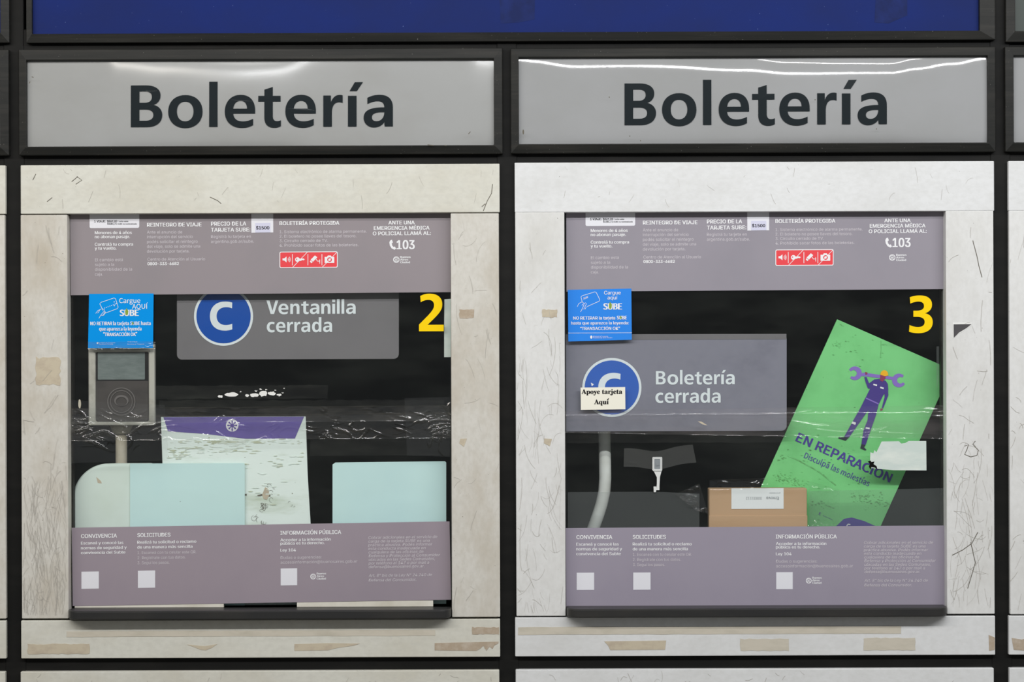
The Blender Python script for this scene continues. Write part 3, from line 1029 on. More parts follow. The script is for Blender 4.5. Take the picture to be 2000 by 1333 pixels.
ITAL = [
    ('Cobrar adicionales en el servicio de', 719, 1053.6, 855), ('carga de la tarjeta SUBE es una', 719, 1060.8, 840),
    ('práctica abusiva. Podés informar', 719, 1067.9, 845), ('esta conducta inadecuada en', 719, 1075, 832),
    ('cualquiera de las oficinas de', 719.5, 1082.1, 828), ('Defensa y Protección al Consumidor', 720, 1089.3, 860),
    ('ubicadas en las Sedes Comunales,', 720, 1096.5, 850.5), ('por teléfono al 147 o por mail a', 720, 1103.6, 839),
    ('defensa@buenosaires.gov.ar.', 720, 1110.7, 830), ('Art. 8° bis de la Ley N° 24.240 de', 720, 1127.8, 844.5),
    ('Defensa del Consumidor.', 720, 1136.8, 814),
]
STYLE = {0: (0.0, 0.0), 1: (0.24, 0.0), 2: (0.32, 0.12), 3: (0.8, 0.2)}


def city_crest(mb, cx, cy, r, y, fm, mi=0):
    mb.loops([[fm(*p) for p in circ(cx, cy, r, 20)], [fm(*p) for p in circ(cx, cy, r * 0.78, 20)]], y, mi=mi)
    for k in (-0.45, 0.1, 0.55):
        mb.stroke([fm(cx - r * 0.7, cy + r * (k + 0.15)), fm(cx - r * 0.1, cy + r * (k - 0.15)), fm(cx + r * 0.6, cy + r * (k + 0.1))], r * 0.2, y, mi=mi)


def top_notice(corners, fm, sheet, label):
    root = thing('printed_notice', base_of((corners[3][0] + corners[2][0]) / 2, corners[2][1], NY), label, 'notice', 'mauve notices on the panes')
    quad_sheet(corners, NY, GLASS_Y - 0.0002).build('notice_sheet', M[sheet], root)
    mb = MB()
    for s, x0, y0, x1, cap, st in TOP:
        b, by = STYLE[st]
        put_text(mb, s, x0, y0, x1, cap, LY, -0.0065, b, 'inter', boldy=by or None, fmap=fm, mi=0 if st else 1)
    # telephone handset in front of the emergency number
    mb.poly([fm(*p) for p in [(762, 470), (765.5, 468.6), (767.5, 474), (765.2, 475.6), (766, 480), (769, 483), (771, 481.6), (773.6, 486), (770.5, 488.2), (765, 485.5), (761.4, 480), (760.4, 474)]], LY)
    city_crest(mb, 774, 507.5, 6.2, LY, fm)
    mb.build('lettering', [M['white_print'], M['soft_print']], root)
    # fare label with rounded lower corners, hanging from the header
    lb = MB(); lb.poly([fm(*p) for p in rrect(175, 414, 272, 446, 3, -0.006, 'br bl')], LY - 0.0002, NY + 0.0001)
    lo = lb.build('fare_label', M['white_label'], root); lo['label'] = 'white fare label'
    tx = MB()
    y = LY - 0.0005
    put_text(tx, '1 VIAJE:', 184, 434.6, 206.5, 4.4, y, -0.006, 0.15, fmap=fm)
    put_text(tx, '$869,00', 209, 434.2, 229, 3.9, y, -0.006, 0.15, fmap=fm)
    put_text(tx, 'Tarifa subte', 231, 434, 250.5, 2.6, y, -0.006, 0.05, fmap=fm)
    put_text(tx, '$1381,71', 209.5, 439.2, 228, 3.9, y, -0.006, 0.15, fmap=fm)
    put_text(tx, 'SUBE no nominalizada', 229.5, 439, 267, 2.6, y, -0.006, 0.05, fmap=fm)
    tx.build('lettering', M['black_print'], lo)
    lb = MB(); lb.poly([fm(*p) for p in [(490.8, 414), (533.5, 413.7), (533.7, 454.4), (491, 455)]], LY - 0.0002, NY + 0.0001)
    lo = lb.build('price_label', M['white_label'], root); lo['label'] = 'white price label reading $1500'
    lb = MB(); lb.poly([fm(*p) for p in [(498.5, 436), (528, 435.7), (528.2, 454.2), (498.7, 454.6)]], y)
    lb.build('price_patch', M['lilac_label'], lo)
    tx = MB(); put_text(tx, '$1500', 500, 448.4, 526, 6.2, y - 0.0002, -0.006, 0.3, fmap=fm)
    tx.build('lettering', M['black_print'], lo)
    # red strip of four pictograms
    st = -0.0065
    pb = MB()
    pb.poly([fm(*p) for p in rrect(545.8, 492, 659.6, 523.9, 3.2, st)], LY)
    po = pb.build('pictogram_strip', M['red_print'], root); po['label'] = 'coral red strip of four white pictograms'
    ic = MB()

    def G(u, v):
        return fm(500 + u / 4.76, 400 + v / 4.76)
    yy = LY - 0.0003
    ic.loops([[fm(*p) for p in rrect(545.8, 492, 659.6, 523.9, 3.2, st)], [fm(*p) for p in rrect(547.3, 493.4, 658.1, 522.4, 2.2, st)]], yy)
    ic.poly([G(247, 500), G(262, 500), G(284, 483), G(284, 537), G(262, 520), G(247, 520)], yy)
    for rr in (12, 22, 32):
        ic.stroke([G(288 + rr * math.cos(t), 510 - rr * math.sin(t)) for t in [math.radians(a) for a in range(-50, 51, 20)]], 1.0, yy)
    for u in (338, 483, 613):
        ic.stroke([G(u, 460), G(u, 564)], 1.2, yy)
    ic.loops([[G(*p) for p in circ(385, 511, 22, 18)], [G(*p) for p in circ(378, 508, 6, 8)]], yy)
    ic.poly([G(398, 503), G(440, 501), G(455, 510), G(440, 519), G(430, 515), G(420, 522), G(400, 524)], yy)
    ic.stroke([G(341, 583), G(478, 441)], 1.0, yy)
    ic.poly([G(508, 512), G(548, 472), G(570, 490), G(530, 532)], yy)
    ic.poly([G(500, 528), G(510, 518), G(526, 536), G(514, 545)], yy)
    ic.stroke([G(558, 505), G(570, 525), G(590, 525)], 1.2, yy)
    ic.stroke([G(593, 510), G(593, 548)], 1.2, yy)
    ic.loops([[G(638, 486), G(660, 486), G(668, 473), G(696, 473), G(704, 486), G(728, 486), G(728, 542), G(638, 542)],
              [G(*p) for p in circ(684, 512, 22, 20)]], yy)
    ic.loops([[G(*p) for p in circ(684, 512, 12, 20)]], yy)
    ic.stroke([G(615, 583), G(752, 443)], 1.0, yy)
    ic.build('pictograms', M['white_print'], po)
    return root


def bottom_notice(corners, fm, sheet, label):
    root = thing('printed_notice', base_of((corners[3][0] + corners[2][0]) / 2, corners[2][1], NY), label, 'notice', 'mauve notices on the panes')
    quad_sheet(corners, NY, GLASS_Y - 0.0002).build('notice_sheet', M[sheet], root)
    mb = MB()
    sl = -0.0165
    for s, x0, y0, x1, cap, st in BOT:
        b, by = STYLE[st]
        put_text(mb, s, x0, y0, x1, cap, LY, sl, b, 'inter', boldy=by or None, fmap=fm, mi=0 if st else 1)
    for s, x0, y0, x1 in ITAL:
        put_text(mb, s, x0, y0, x1 - 1.2, 5.5, LY, sl, 0.05, 'inter', shear=0.2, fmap=fm, mi=1)
    city_crest(mb, 611.6, 1126.8, 5.6, LY, fm)
    mb.build('lettering', [M['white_print'], M['soft_print']], root)
    for (x0, y0, x1, y1) in ((159, 1117.4, 193, 1151), (269.3, 1115.6, 303, 1149.2), (548.2, 1111.2, 580.4, 1144.4)):
        sq = MB(); sq.poly([fm(*p) for p in [(x0, y0), (x1, y0 - 0.6), (x1, y1 - 0.6), (x0, y1)]], LY)
        sq.build('white_square', M['white_label'], root)
    return root


fL = lambda x, y: (x, y)
fRt = lambda x, y: (x + 968.6, y - 4.2)
fRb = lambda x, y: (x + 967.4 + (x - 158) * 0.0012, y + 2.0 + (x - 158) * 0.0135)
top_notice([(137, 411), (880.5, 409), (880, 571), (138, 577)], fL, 'notice_left', 'mauve-grey information notice across the top of the card reader pane')
top_notice([(1106, 408), (1846, 406), (1846, 565), (1106.5, 570)], fRt, 'notice_right', 'mauve-grey information notice across the top of the green placard pane')
bottom_notice([(140, 1031.5), (878, 1019), (881, 1172), (142, 1184.5)], fL, 'notice_left_low', 'mauve-grey notice with three white squares along the bottom of the card reader pane')
bottom_notice([(1105, 1032), (1847, 1027), (1847, 1183), (1106, 1186)], fRb, 'notice_right_low', 'mauve-grey notice with three white squares along the bottom of the green placard pane')

# ------------------------------------------------------------------ blue stickers
SY = NY - 0.0012


def blue_sticker(corners, mat, label, lines, accents, card, extra):
    root = thing('blue_sticker', base_of((corners[3][0] + corners[2][0]) / 2, corners[2][1], SY), label, 'sticker', 'blue card-loading stickers')
    quad_sheet(corners, SY, NY - 0.0002, 0.0002, 10, 8).build('sticker_sheet', M[mat], root)
    mb = MB()
    y = SY - 0.0005
    for s, x0, y0, x1, cap, b, fk in lines:
        put_text(mb, s, x0, y0, x1, cap, y, -S, b, fk)
    extra(mb, y)
    mb.build('lettering', M['white_print'], root)
    mb = MB(); card(mb, y); mb.build('card_drawing', M['white_print'], root)
    for p in accents:
        mb = MB()
        mb.poly(p, y - 0.0002)
        mb.build('arrow_accent', M['lime'], root)
    return root


def A5(u, v):
    return (120 + u / 4.76, 400 + v / 4.76)


def B5(u, v):
    return (1080 + u / 4.76, 400 + v / 4.76)


def cardL(mb, y):
    mb.stroke([A5(*p) for p in ((388, 985), (356, 922), (370, 908), (490, 868), (503, 876), (528, 955), (518, 968), (405, 1010))], 0.9, y)
    for k in range(7):
        mb.poly([A5(*p) for p in circ(402 + k * 16, 962 - k * 6, 4, 8)], y)
    for (u, v) in ((490, 905), (510, 920), (492, 940)):
        mb.poly([A5(*p) for p in circ(u, v, 5, 8)], y)
    mb.stroke([A5(*p) for p in ((318, 1012), (340, 985), (372, 970), (398, 975), (405, 1000), (385, 1030))], 0.8, y)
    mb.stroke([A5(*p) for p in ((360, 975), (345, 1000), (336, 1010))], 0.8, y)
    mb.stroke([A5(*p) for p in ((348, 1058), (365, 1030), (380, 1010), (400, 990), (410, 1000), (395, 1028), (370, 1032))], 0.8, y)


def extraL(mb, y):
    for (a, b, v) in ((342, 500, 1290), (350, 480, 1302), (615, 705, 1280), (612, 770, 1302)):
        x0, y0 = A5(a, v)
        x1, _ = A5(b, v)
        put_text(mb, 'Secretaría de Transporte', x0, y0, x1, 1.8, y, -S, 0.0)
    mb.poly(circ(*A5(335, 1288), 1.8, 8), y)


blue_sticker([(174, 574.5), (300, 573.5), (299, 680), (172, 680.5)], 'sticker_cyan', 'bright cyan-blue sticker above the card reader',
             [('Cargue', 232.8, 592.3, 274, 9.3, 0.1, 'cjk'), ('AQUÍ', 258, 603.6, 288.5, 9.3, 0.1, 'cjk'), ('SUBE', 233.5, 617.5, 271, 12, 0.9, 'cjk'),
              ('NO RETIRAR la tarjeta SUBE hasta', 176.3, 635.6, 294.4, 6.8, 0.3, 'cjk'), ('que aparezca la leyenda', 193.5, 646.2, 276.5, 6.8, 0.3, 'cjk'),
              ('“TRANSACCIÓN OK”', 201.5, 657, 268, 6.8, 0.3, 'cjk')],
             [[A5(*p) for p in ((592, 990), (605, 962), (622, 990), (618, 1020), (612, 1028), (600, 1028), (594, 1020))],
              [A5(*p) for p in ((655, 1100), (662, 1088), (672, 1100), (668, 1116), (658, 1116))]], cardL, extraL)


def cardR(mb, y):
    mb.stroke([B5(*p) for p in ((272, 905), (260, 858), (272, 848), (390, 811), (403, 818), (436, 885), (430, 898), (318, 948))], 0.9, y)
    put_text(mb, 'SUBE', *B5(282, 884), B5(328, 884)[0], 4, y, -0.35, 0.1)
    mb.stroke([B5(*p) for p in ((226, 950), (240, 920), (268, 906), (290, 915), (268, 938))], 0.8, y)
    mb.stroke([B5(*p) for p in ((256, 998), (275, 965), (288, 930), (302, 912), (312, 922), (300, 945), (285, 975), (300, 970), (310, 950))], 0.8, y)


def extraR(mb, y):
    a, b = B5(140, 1195), B5(734, 1192)
    mb.stroke([a, b], 0.7, y)
    for (u0, u1, v, s) in ((373, 512, 1230, 'Ministerio de Transporte'), (373, 550, 1243, 'Presidencia de la Nación')):
        x0, y0 = B5(u0, v)
        put_text(mb, s, x0, y0, B5(u1, v)[0], 2.0, y, -S, 0.0)
    mb.loops([circ(*B5(356, 1232), 2.2, 10, 3.2)], y)


blue_sticker([(1109, 566.5), (1233, 564), (1234, 664), (1110, 667.5)], 'sticker_blue', 'mid-blue sticker overlapping the lower left of the top notice',
             [('Cargue', 1179.8, 575.6, 1212.4, 7, 0.15, 'inter'), ('aquí', 1186.5, 585.2, 1206, 7, 0.15, 'inter'), ('SUBE', 1178, 605, 1215, 12, 0.9, 'cjk'),
              ('NO RETIRAR la tarjeta', 1119.3, 624.6, 1201.5, 6, 0.22, 'inter'), ('SUBE', 1204.5, 624.2, 1224.3, 6.8, 0.4, 'cjk'), ('hasta que aparezca la leyenda:', 1115.3, 634.4, 1228.3, 6, 0.22, 'inter'),
              ('“TRANSACCIÓN OK”', 1133, 645, 1211, 6, 0.22, 'inter')],
             [[B5(*p) for p in ((520, 930), (530, 903), (548, 930), (544, 962), (538, 970), (528, 970), (522, 962))],
              [B5(*p) for p in ((620, 1048), (628, 1032), (640, 1048), (636, 1062), (624, 1062))]], cardR, extraR)

# ------------------------------------------------------------------ yellow numbers
mb = MB(); glyph(mb, '2', 818.3, 647.5, 48.3 / 230, 73.5 / 350, NY + 0.0002, y1=GLASS_Y - 0.0002)
tag(mb.build('window_number', M['yellow']), 'yellow numeral two on the glass beside the charcoal closed sign', 'number')
mb = MB(); glyph(mb, '3', 1775.5, 651.3, 46.3 / 185, 73.8 / 295, NY + 0.0002, y1=GLASS_Y - 0.0002)
tag(mb.build('window_number', M['yellow']), 'yellow numeral three on the glass above the green placard', 'number')


# ------------------------------------------------------------------ closed-window signs behind the panes
def closed_sign(outline, y, root_px, mat, blue, rc, label, words_, cx_off=(-26.6, 17.0, -28.6, 28.4)):
    root = thing('closed_sign', base_of(root_px[0], root_px[1], y), label, 'sign', 'closed notices behind the panes')
    mb = MB(); mb.poly(outline, y, y + 0.004); mb.build('sign_board', M[mat], root, 0.001)
    mb = MB(); mb.poly(circ(rc[0], rc[1], 57.8, 56), y - 0.0006); ro = mb.build('roundel', M['sign_white'], root)
    mb = MB(); mb.poly(circ(rc[0], rc[1], 53, 56), y - 0.0010); mb.build('disc', M[blue], ro)
    mb = MB(); glyph(mb, 'C', rc[0] + cx_off[0], rc[1] + cx_off[3], (cx_off[1] - cx_off[0]) / 208, (cx_off[3] - cx_off[2]) / 272, y - 0.0014)
    mb.build('letter', M['sign_white'], ro)
    mb = MB()
    for s, x0, x1, b, cap in words_:
        word(mb, s, x0, x1, b, cap, y - 0.0008, gap=34, gaps={'Ve': 2, 'ce': 28, 'rr': 24, 'ra': 18, 'te': 20, 'et': 20, 'ta': 20, 'rí': 22})
    mb.build('lettering', M['sign_white'], root)
    return root


cL = closed_sign(rrect(345.5, 512, 779, 703, 10, -S), 0.046, (562, 703), 'sign_grey', 'roundel_blue', (436.6, 618),
                 'charcoal closed sign with blue C roundel, its top hidden by the notice', [('Ventanilla', 520.4, 694.7, 613.8, 26.5), ('cerrada', 521, 648.7, 649.2, 26.5)])
cR = closed_sign(rrect(1096, 654, 1536.5, 843.5, 10, -S), 0.034, (1320, 843), 'sign_grey_right', 'roundel_blue_right', (1195, 757.4),
                 'slate closed sign with blue C roundel beside the green placard', [('Boletería', 1281, 1435, 751.4, 26), ('cerrada', 1280, 1407.5, 787.2, 26)])
mb = MB(); mb.poly([(1100, 653.5), (1536, 652.5), (1536, 663), (1100, 664.5)], 0.0334, 0.034)
mb.build('top_lip', M['sign_grey'], cR)

# ------------------------------------------------------------------ left booth window contents
# card reader in its clear case
R0 = 0.036
root = thing('card_reader', base_of(237, 905, 0.06), 'dead card reader in a yellowed case under the cyan-blue sticker', 'card reader')
mb = MB()
oc, inn = RECT(172, 672, 302.5, 831, R0), RECT(186, 688, 290, 824, R0)
ring(mb, oc, inn, R0, R0 + 0.001, R0 + 0.012)
mb.build('clear_case', M['reader_case'], root, 0.003)
mb = MB(); r = RECT(183, 685, 293, 827, R0 + 0.006); mb.box(r[0], r[1], R0 + 0.006, R0 + 0.020, r[2], r[3])
rb = mb.build('reader_body', M['reader_black'], root, 0.003)
mb = MB(); mb.poly(rrect(191, 689, 283, 742, 1.5, -S), R0 + 0.005, R0 + 0.0065); mb.build('screen', M['reader_screen'], rb)
mb = MB(); mb.poly(rrect(187.5, 745, 289.5, 823, 6, -S, 'bl br'), R0 + 0.0045, R0 + 0.0065); mb.build('touch_pad', M['reader_pad'], rb)
mb = MB()
for r1, r2 in ((27.5, 25.6), (22, 20.6)):
    mb.loops([circ(237, 785, r1, 40), circ(237, 785, r2, 40)], R0 + 0.003, R0 + 0.0046)
mb.loops([circ(237, 783, 14, 30, 11), circ(237, 785, 11, 30, 9)], R0 + 0.003, R0 + 0.0046)
mb.build('target_rings', M['reader_ring'], rb)
mb = MB()
mb.tube([W(237, 838, 0.078), W(237, 905, 0.078), Vector((W(237, 905, 0.078).x, 0.078, CZ + 0.004))], 0.0115, 18)
b0 = W(237, 826, 0.078)
mb.tube([Vector((b0.x, 0.078, b0.z)), Vector((b0.x, 0.078, b0.z - 0.022))], [0.026, 0.016], 18)
mb.build('post', M['beige_plastic'], root, smooth=True)
mb = MB(); c = W(237, 905, 0.078); mb.tube([Vector((c.x, 0.078, CZ)), Vector((c.x, 0.078, CZ + 0.008))], 0.0145, 24); mb.build('foot', M['beige_plastic'], root, 0.002)

# leaflet board with violet header
BY = 0.052
root = thing('white_board', base_of(460, 1100, BY), 'greenish-white grimy board with violet header, under the crinkled tape band', 'board')
mb = MB(); mb.poly([(314, 815), (597, 814), (601, 930), (607, 1030), (611, 1182), (318, 1184), (317, 905)], BY, BY + 0.004)
mb.build('board_sheet', M['board_white'], root, 0.001)
mb = MB(); mb.poly([(319, 815.2), (594, 814.2), (576, 857), (480, 857.5), (400, 848), (328, 843)], BY - 0.0006)
hd = mb.build('header_band', M['header_purple'], root)
mb = MB(); mb.poly(circ(453.5, 831.5, 12.2, 28), BY - 0.0010); em = mb.build('emblem', M['white_print'], hd)
mb = MB()
for k in range(4):
    a = math.radians(45 * k + 90)
    mb.stroke([(453.5 - 8 * math.cos(a), 831.5 - 8 * math.sin(a)), (453.5 + 8 * math.cos(a), 831.5 + 8 * math.sin(a))], 2.0, BY - 0.0014 - 0.0001 * k)
for k in range(8):
    a = math.radians(45 * k)
    mb.poly(circ(453.5 + 8 * math.cos(a), 831.5 + 8 * math.sin(a), 1.8, 8), BY - 0.0013)
mb.stroke([(453.5, 838), (453.5, 843)], 2.0, BY - 0.0013)
# petals and stem of the round emblem
mb.build('emblem_mark', M['header_purple'], hd)
mb = MB()
for (cx, cy, rx, ry, n) in ((455, 864, 150, 6, 90), (420, 878, 110, 9, 60), (350, 885, 40, 14, 30), (545, 905, 60, 12, 16), (590, 890, 12, 10, 10), (520, 950, 90, 60, 22)):
    for _ in range(n):
        x, yy = cx + rnd.gauss(0, 0.45) * rx, cy + rnd.gauss(0, 0.5) * ry
        a, b = rnd.uniform(1.5, 9), rnd.uniform(0.4, 1.4)
        if 321 < x - a * 1.2 and x + a * 1.2 < 596:
            mb.poly([(x + a * math.cos(2 * math.pi * k / 8) * rnd.uniform(0.7, 1.2), yy + b * math.sin(2 * math.pi * k / 8) * rnd.uniform(0.7, 1.3)) for k in range(8)], BY - 0.0004)
o = mb.build('grime', M['board_stain'], root); o['kind'] = 'stuff'
mb = MB()
for _ in range(30):
    x, y = rnd.choice(((530, 955), (534, 972), (512, 992), (516, 990), (500, 1012), (512, 1016), (570, 985)))
    x += rnd.uniform(-6, 6); y += rnd.uniform(-7, 7)
    r, a0 = rnd.uniform(2, 5), rnd.uniform(0, 360)
    mb.stroke(circ(x, y, r, 9, r * rnd.uniform(0.5, 1.3), a0, a0 + rnd.uniform(120, 300)), 0.45, BY - 0.0005)
for pts in ([(476, 967), (482, 967)], [(503, 969), (512, 967), (528, 969)]):
    mb.stroke(pts, 3.2, BY - 0.0006)
o = mb.build('pen_doodles', M['scratch_dark'], root); o['kind'] = 'stuff'
mb = MB(); mb.poly([(512, 967), (518, 952), (524, 956), (526, 968), (521, 977), (515, 975)], BY - 0.0008, BY)
mb.build('paper_scrap', M['residue_tan'], root)

# milky rounded plastic lid standing in front of the reader's post
root_y = 0.0485
out = [(141.5, 1184), (141.5, 1080), (141.5, 985)] + circ(212, 975, 70.5, 14, 69, 176, 96) + [(228, 905.5), (300, 905.2), (300, 1184)]
mb = MB()
fr_ = [W(p[0], p[1], root_y) for p in out]
n = len(fr_)
mb.v = fr_ + [Vector((p.x, root_y + 0.0125, p.z)) for p in fr_]
mb.f = [list(range(n)), list(range(2 * n - 1, n - 1, -1))] + [[i, n + i, n + (i + 1) % n, (i + 1) % n] for i in range(n)]
mb.m = [0] * len(mb.f)
o = mb.build('plastic_lid', M['tub'], bevel=0.0095, seg=5)
tag(o, 'milky white plastic lid with rounded shoulder, behind the sheet overlapping the white board', 'lid')
mb = MB(); mb.poly([(188, 932), (197, 940), (199, 945), (191, 944)], root_y - 0.0003)
tag(mb.build('paper_scrap', M['residue_tan'], None), 'tiny tan scrap stuck on the milky plastic lid', 'paper scrap')

# two pale blue sheets standing on the counter
mb = MB(); mb.poly(rrect(254, 906, 478, 1184, 3, -S, 'tr'), 0.046, 0.048)
tag(mb.build('pale_blue_sheet', M['pale_blue']), 'pale blue sheet overlapping the grimy white board', 'sheet', 'pale blue sheets behind the pane')
mb = MB(); mb.poly([(649.5, 908), (655, 904), (869, 901.5), (871.5, 904), (871.5, 1180), (649.5, 1182)], 0.046, 0.048)
tag(mb.build('pale_blue_sheet', M['pale_blue']), 'pale blue sheet standing alone near the right edge of its pane', 'sheet', 'pale blue sheets behind the pane')

# paper slip at the right edge
mb = MB(); mb.poly([(868, 585), (880.5, 584), (880.5, 698), (867.5, 698), (867.5, 640)], 0.0315, 0.0325)
tag(mb.build('paper_slip', M['torn_paper']), 'narrow pale paper slip beside the yellow numeral two', 'paper')

# white smears left by a torn sticker
mb = MB()
for (cx, cy, rx, ry) in ((452, 771, 13, 3.6), (430, 775, 5, 2.6), (497, 772, 9, 4), (514, 769, 8, 6), (531, 769, 8, 3.6), (545, 772, 5, 2.2), (483, 773, 4, 2), (500, 764, 2, 1.2), (509, 761, 2.4, 1.2), (520, 762, 1.6, 1), (538, 763, 2, 1), (552, 768, 1.5, 1), (555, 759, 1, .8), (470, 766, 1.4, 1)):
    pts = [(p[0] + rnd.uniform(-1, 1), p[1] + rnd.uniform(-1, 1)) for p in circ(cx, cy, rx, 16, ry)]
    mb.poly(pts, GLASS_Y - 0.0006, GLASS_Y - 0.0001)
tag(mb.build('sticker_remnant', M['paper_white']), 'white smear of torn sticker on the glass right of the card reader', 'sticker remnant', kind=None)
mb = MB(); mb.poly(circ(155.5, 789.5, 2.6, 16, 8.5), GLASS_Y - 0.0016, GLASS_Y - 0.0001)
tag(mb.build('glue_blob', M['ivory'], bevel=0.0008), 'small ivory oval glue blob on the glass left of the card reader', 'glue blob')


# ------------------------------------------------------------------ clear tapes
def tape(name, corners, label, mat, amp, env, seed, nx=300, ny=26, y=None, edge=0.0011, fx=0.05, fy=0.06, cat='tape', sag=0.0, lines=()):
    y = NY - 0.0014 if y is None else y
    tl, tr, br, bl = corners
    mb = MB()
    for j in range(ny + 1):
        v = j / ny
        for i in range(nx + 1):
            u = i / nx
            px = (tl[0] * (1 - u) + tr[0] * u) * (1 - v) + (bl[0] * (1 - u) + br[0] * u) * v
            py = (tl[1] * (1 - u) + tr[1] * u) * (1 - v) + (bl[1] * (1 - u) + br[1] * u) * v
            e = env(px, py)
            p = Vector((px * fx, py * fy, seed))
            warp = noise.noise(p * 0.6 + Vector((9, 3, 1)))
            rdg = max(1 - abs(noise.noise(p + Vector((warp * 1.2, warp * 0.8, 0)))) * 3.2, 0) ** 3
            rd2 = max(1 - abs(noise.noise(p * 2.1 + Vector((warp * 2, 4, 2)))) * 3.4, 0) ** 3
            gate = max(0.0, min(1.0, 0.5 + 2.2 * noise.noise(Vector((px * fx * 0.6, py * fy * 0.5, seed + 20)))))
            d = amp * e * (rdg * gate + 0.4 * rd2 * gate * e)
            if edge:
                d += edge * (math.exp(-v * ny * 0.9) + math.exp(-(1 - v) * ny * 0.9)) * (0.5 + 0.9 * noise.noise(Vector((px * 0.02, seed, v))))
            for (v0, la, lw) in lines:
                d += la * math.exp(-((v - v0 - 0.02 * noise.noise(Vector((px * 0.01, seed, 3)))) / lw) ** 2) * (0.8 + 0.5 * noise.noise(Vector((px * 0.03, v0, seed))))
            mb.v.append(W(px, py + sag * math.exp(-((u - 0.47) / 0.25) ** 2), y - max(d, 0)))
    for j in range(ny):
        for i in range(nx):
            a = j * (nx + 1) + i
            mb.f.append([a, a + nx + 1, a + nx + 2, a + 1]); mb.m.append(0)
    o = mb.build(name, M[mat], smooth=True)
    return tag(o, label, cat)


def bump(c, w):
    return lambda x: math.exp(-((x - c) / w) ** 2)


eL = lambda x, y: min(1.0, 0.05 + 1.0 * bump(170, 55)(x) + 0.5 * bump(270, 60)(x) + 0.85 * bump(640, 30)(x) + 0.55 * bump(740, 60)(x) + 1.1 * bump(860, 45)(x) + 0.4 * bump(450, 110)(x))
tape('packing_tape', [(137, 814), (880, 806), (880, 856), (137, 862)], 'crinkled clear packing tape band across the card reader pane', 'tape', 0.0052, eL, 3.1, nx=620, ny=44, fx=0.028, fy=0.06)
tape('packing_tape', [(137, 798), (878, 792), (879, 822), (137, 828)], 'upper clear tape strip under the crinkled band, crossing the card reader', 'tape_soft', 0.002, eL, 8.4, nx=300, ny=20, y=NY - 0.0006)
tape('packing_tape', [(137, 782), (322, 792), (330, 900), (138, 905)], 'crumpled clear tape end glinting over the foot of the card reader', 'tape_glint', 0.009, lambda x, y: bump(190, 70)(x) * bump(842, 34)(y), 11.3, nx=200, ny=120, y=NY - 0.0022, edge=0, fx=0.022, fy=0.03)
tape('packing_tape', [(790, 778), (879, 776), (879, 893), (795, 890)], 'crumpled clear tape end glinting above the sheet standing alone', 'tape_glint', 0.009, lambda x, y: bump(865, 40)(x) * bump(830, 36)(y), 15.1, nx=120, ny=130, y=NY - 0.0022, edge=0, fx=0.04, fy=0.03)
eR = lambda x, y: min(1.0, 0.04 + 0.8 * bump(1120, 40)(x) + 0.5 * bump(1230, 70)(x) + 0.5 * bump(1600, 60)(x) + 0.7 * bump(1700, 70)(x) + 0.9 * bump(1825, 40)(x))
tape('packing_tape', [(1104, 803), (1846, 792), (1846, 858), (1104, 846)], 'wide clear packing tape band across the slate sign and green placard', 'tape_wide', 0.0036, eR, 5.7, nx=620, ny=64, fx=0.012, fy=0.06, lines=((0.22, 0.0016, 0.03),))
one = lambda x, y: 0.5 + 0.5 * bump(1284, 18)(x)
tape('clear_tape', [(1219, 876), (1353, 869), (1360, 904), (1218, 912)], 'short clear tape holding the metal clasp', 'tape_matt', 0.0012, one, 2.2, nx=60, ny=16, edge=0.0004, sag=9)
cr = lambda x, y: 1.0
tape('clear_tape', [(1318, 966), (1366, 945), (1384, 1005), (1360, 998)], 'crumpled clear tape at the upper left corner of the cardboard box', 'tape_glint', 0.008, cr, 1.3, nx=50, ny=40, fx=0.1, fy=0.1)
tape('clear_tape', [(1386, 938), (1500, 934), (1500, 956), (1386, 958)], 'clear tape along the top of the cardboard box', 'tape_glint', 0.005, lambda x, y: 0.6, 6.3, nx=80, ny=16, fx=0.04, fy=0.12)
tape('clear_tape', [(1578, 940), (1640, 956), (1640, 1026), (1578, 1028)], 'crumpled clear tape between cardboard box and green placard', 'tape_glint', 0.005, lambda x, y: 0.9 * bump(1602, 26)(x), 4.3, nx=60, ny=50, fx=0.07, fy=0.07)

tape('clear_tape', [(171, 668), (303, 667), (303, 682), (171, 683)], 'clear tape along the foot of the cyan-blue sticker', 'tape_soft', 0.0025, lambda x, y: 0.8, 7.7, nx=120, ny=14, y=SY - 0.0008, fx=0.05, fy=0.12)
# old tape lines and haze on the glass
mb = MB(); mb.poly(ragged(310, 783, 868, 797, 1.5, 9), GLASS_Y - 0.0004)
tag(mb.build('glue_band', M['haze']), 'hazy band of old glue just above the crinkled tape band', 'glue band')
mb = MB(); mb.poly(ragged(606, 857, 879, 891, 1.0, 9), GLASS_Y - 0.0004)
tag(mb.build('glue_band', M['haze']), 'hazy band of old glue above the pale blue sheet standing alone', 'glue band')
mb = MB(); mb.poly(ragged(305, 754, 640, 780, 1.5, 9), GLASS_Y - 0.0003)
tag(mb.build('glue_band', M['haze']), 'hazy band of old glue around the white smear', 'glue band')
mb = MB(); mb.poly(ragged(1107, 846, 1530, 866, 1.0, 12), GLASS_Y - 0.0004)
tag(mb.build('glue_band', M['haze']), 'hazy band of old glue under the slate closed sign', 'glue band')

# ------------------------------------------------------------------ right booth window contents
mb = MB(); mb.poly([(1109, 962), (1280, 961), (1366, 965), (1366, 1040), (1109, 1040)], GLASS_Y - 0.0004, GLASS_Y - 0.0001)
tag(mb.build('film_strip', M['film']), 'grey translucent film strip in front of the bent pole', 'film')
mb = MB(); mb.poly([(1581, 960), (1710, 957), (1845, 954), (1845, 1036), (1581, 1036)], 0.0312, 0.0315)
tag(mb.build('film_strip', M['film']), 'grey translucent film strip by the foot of the green placard', 'film')

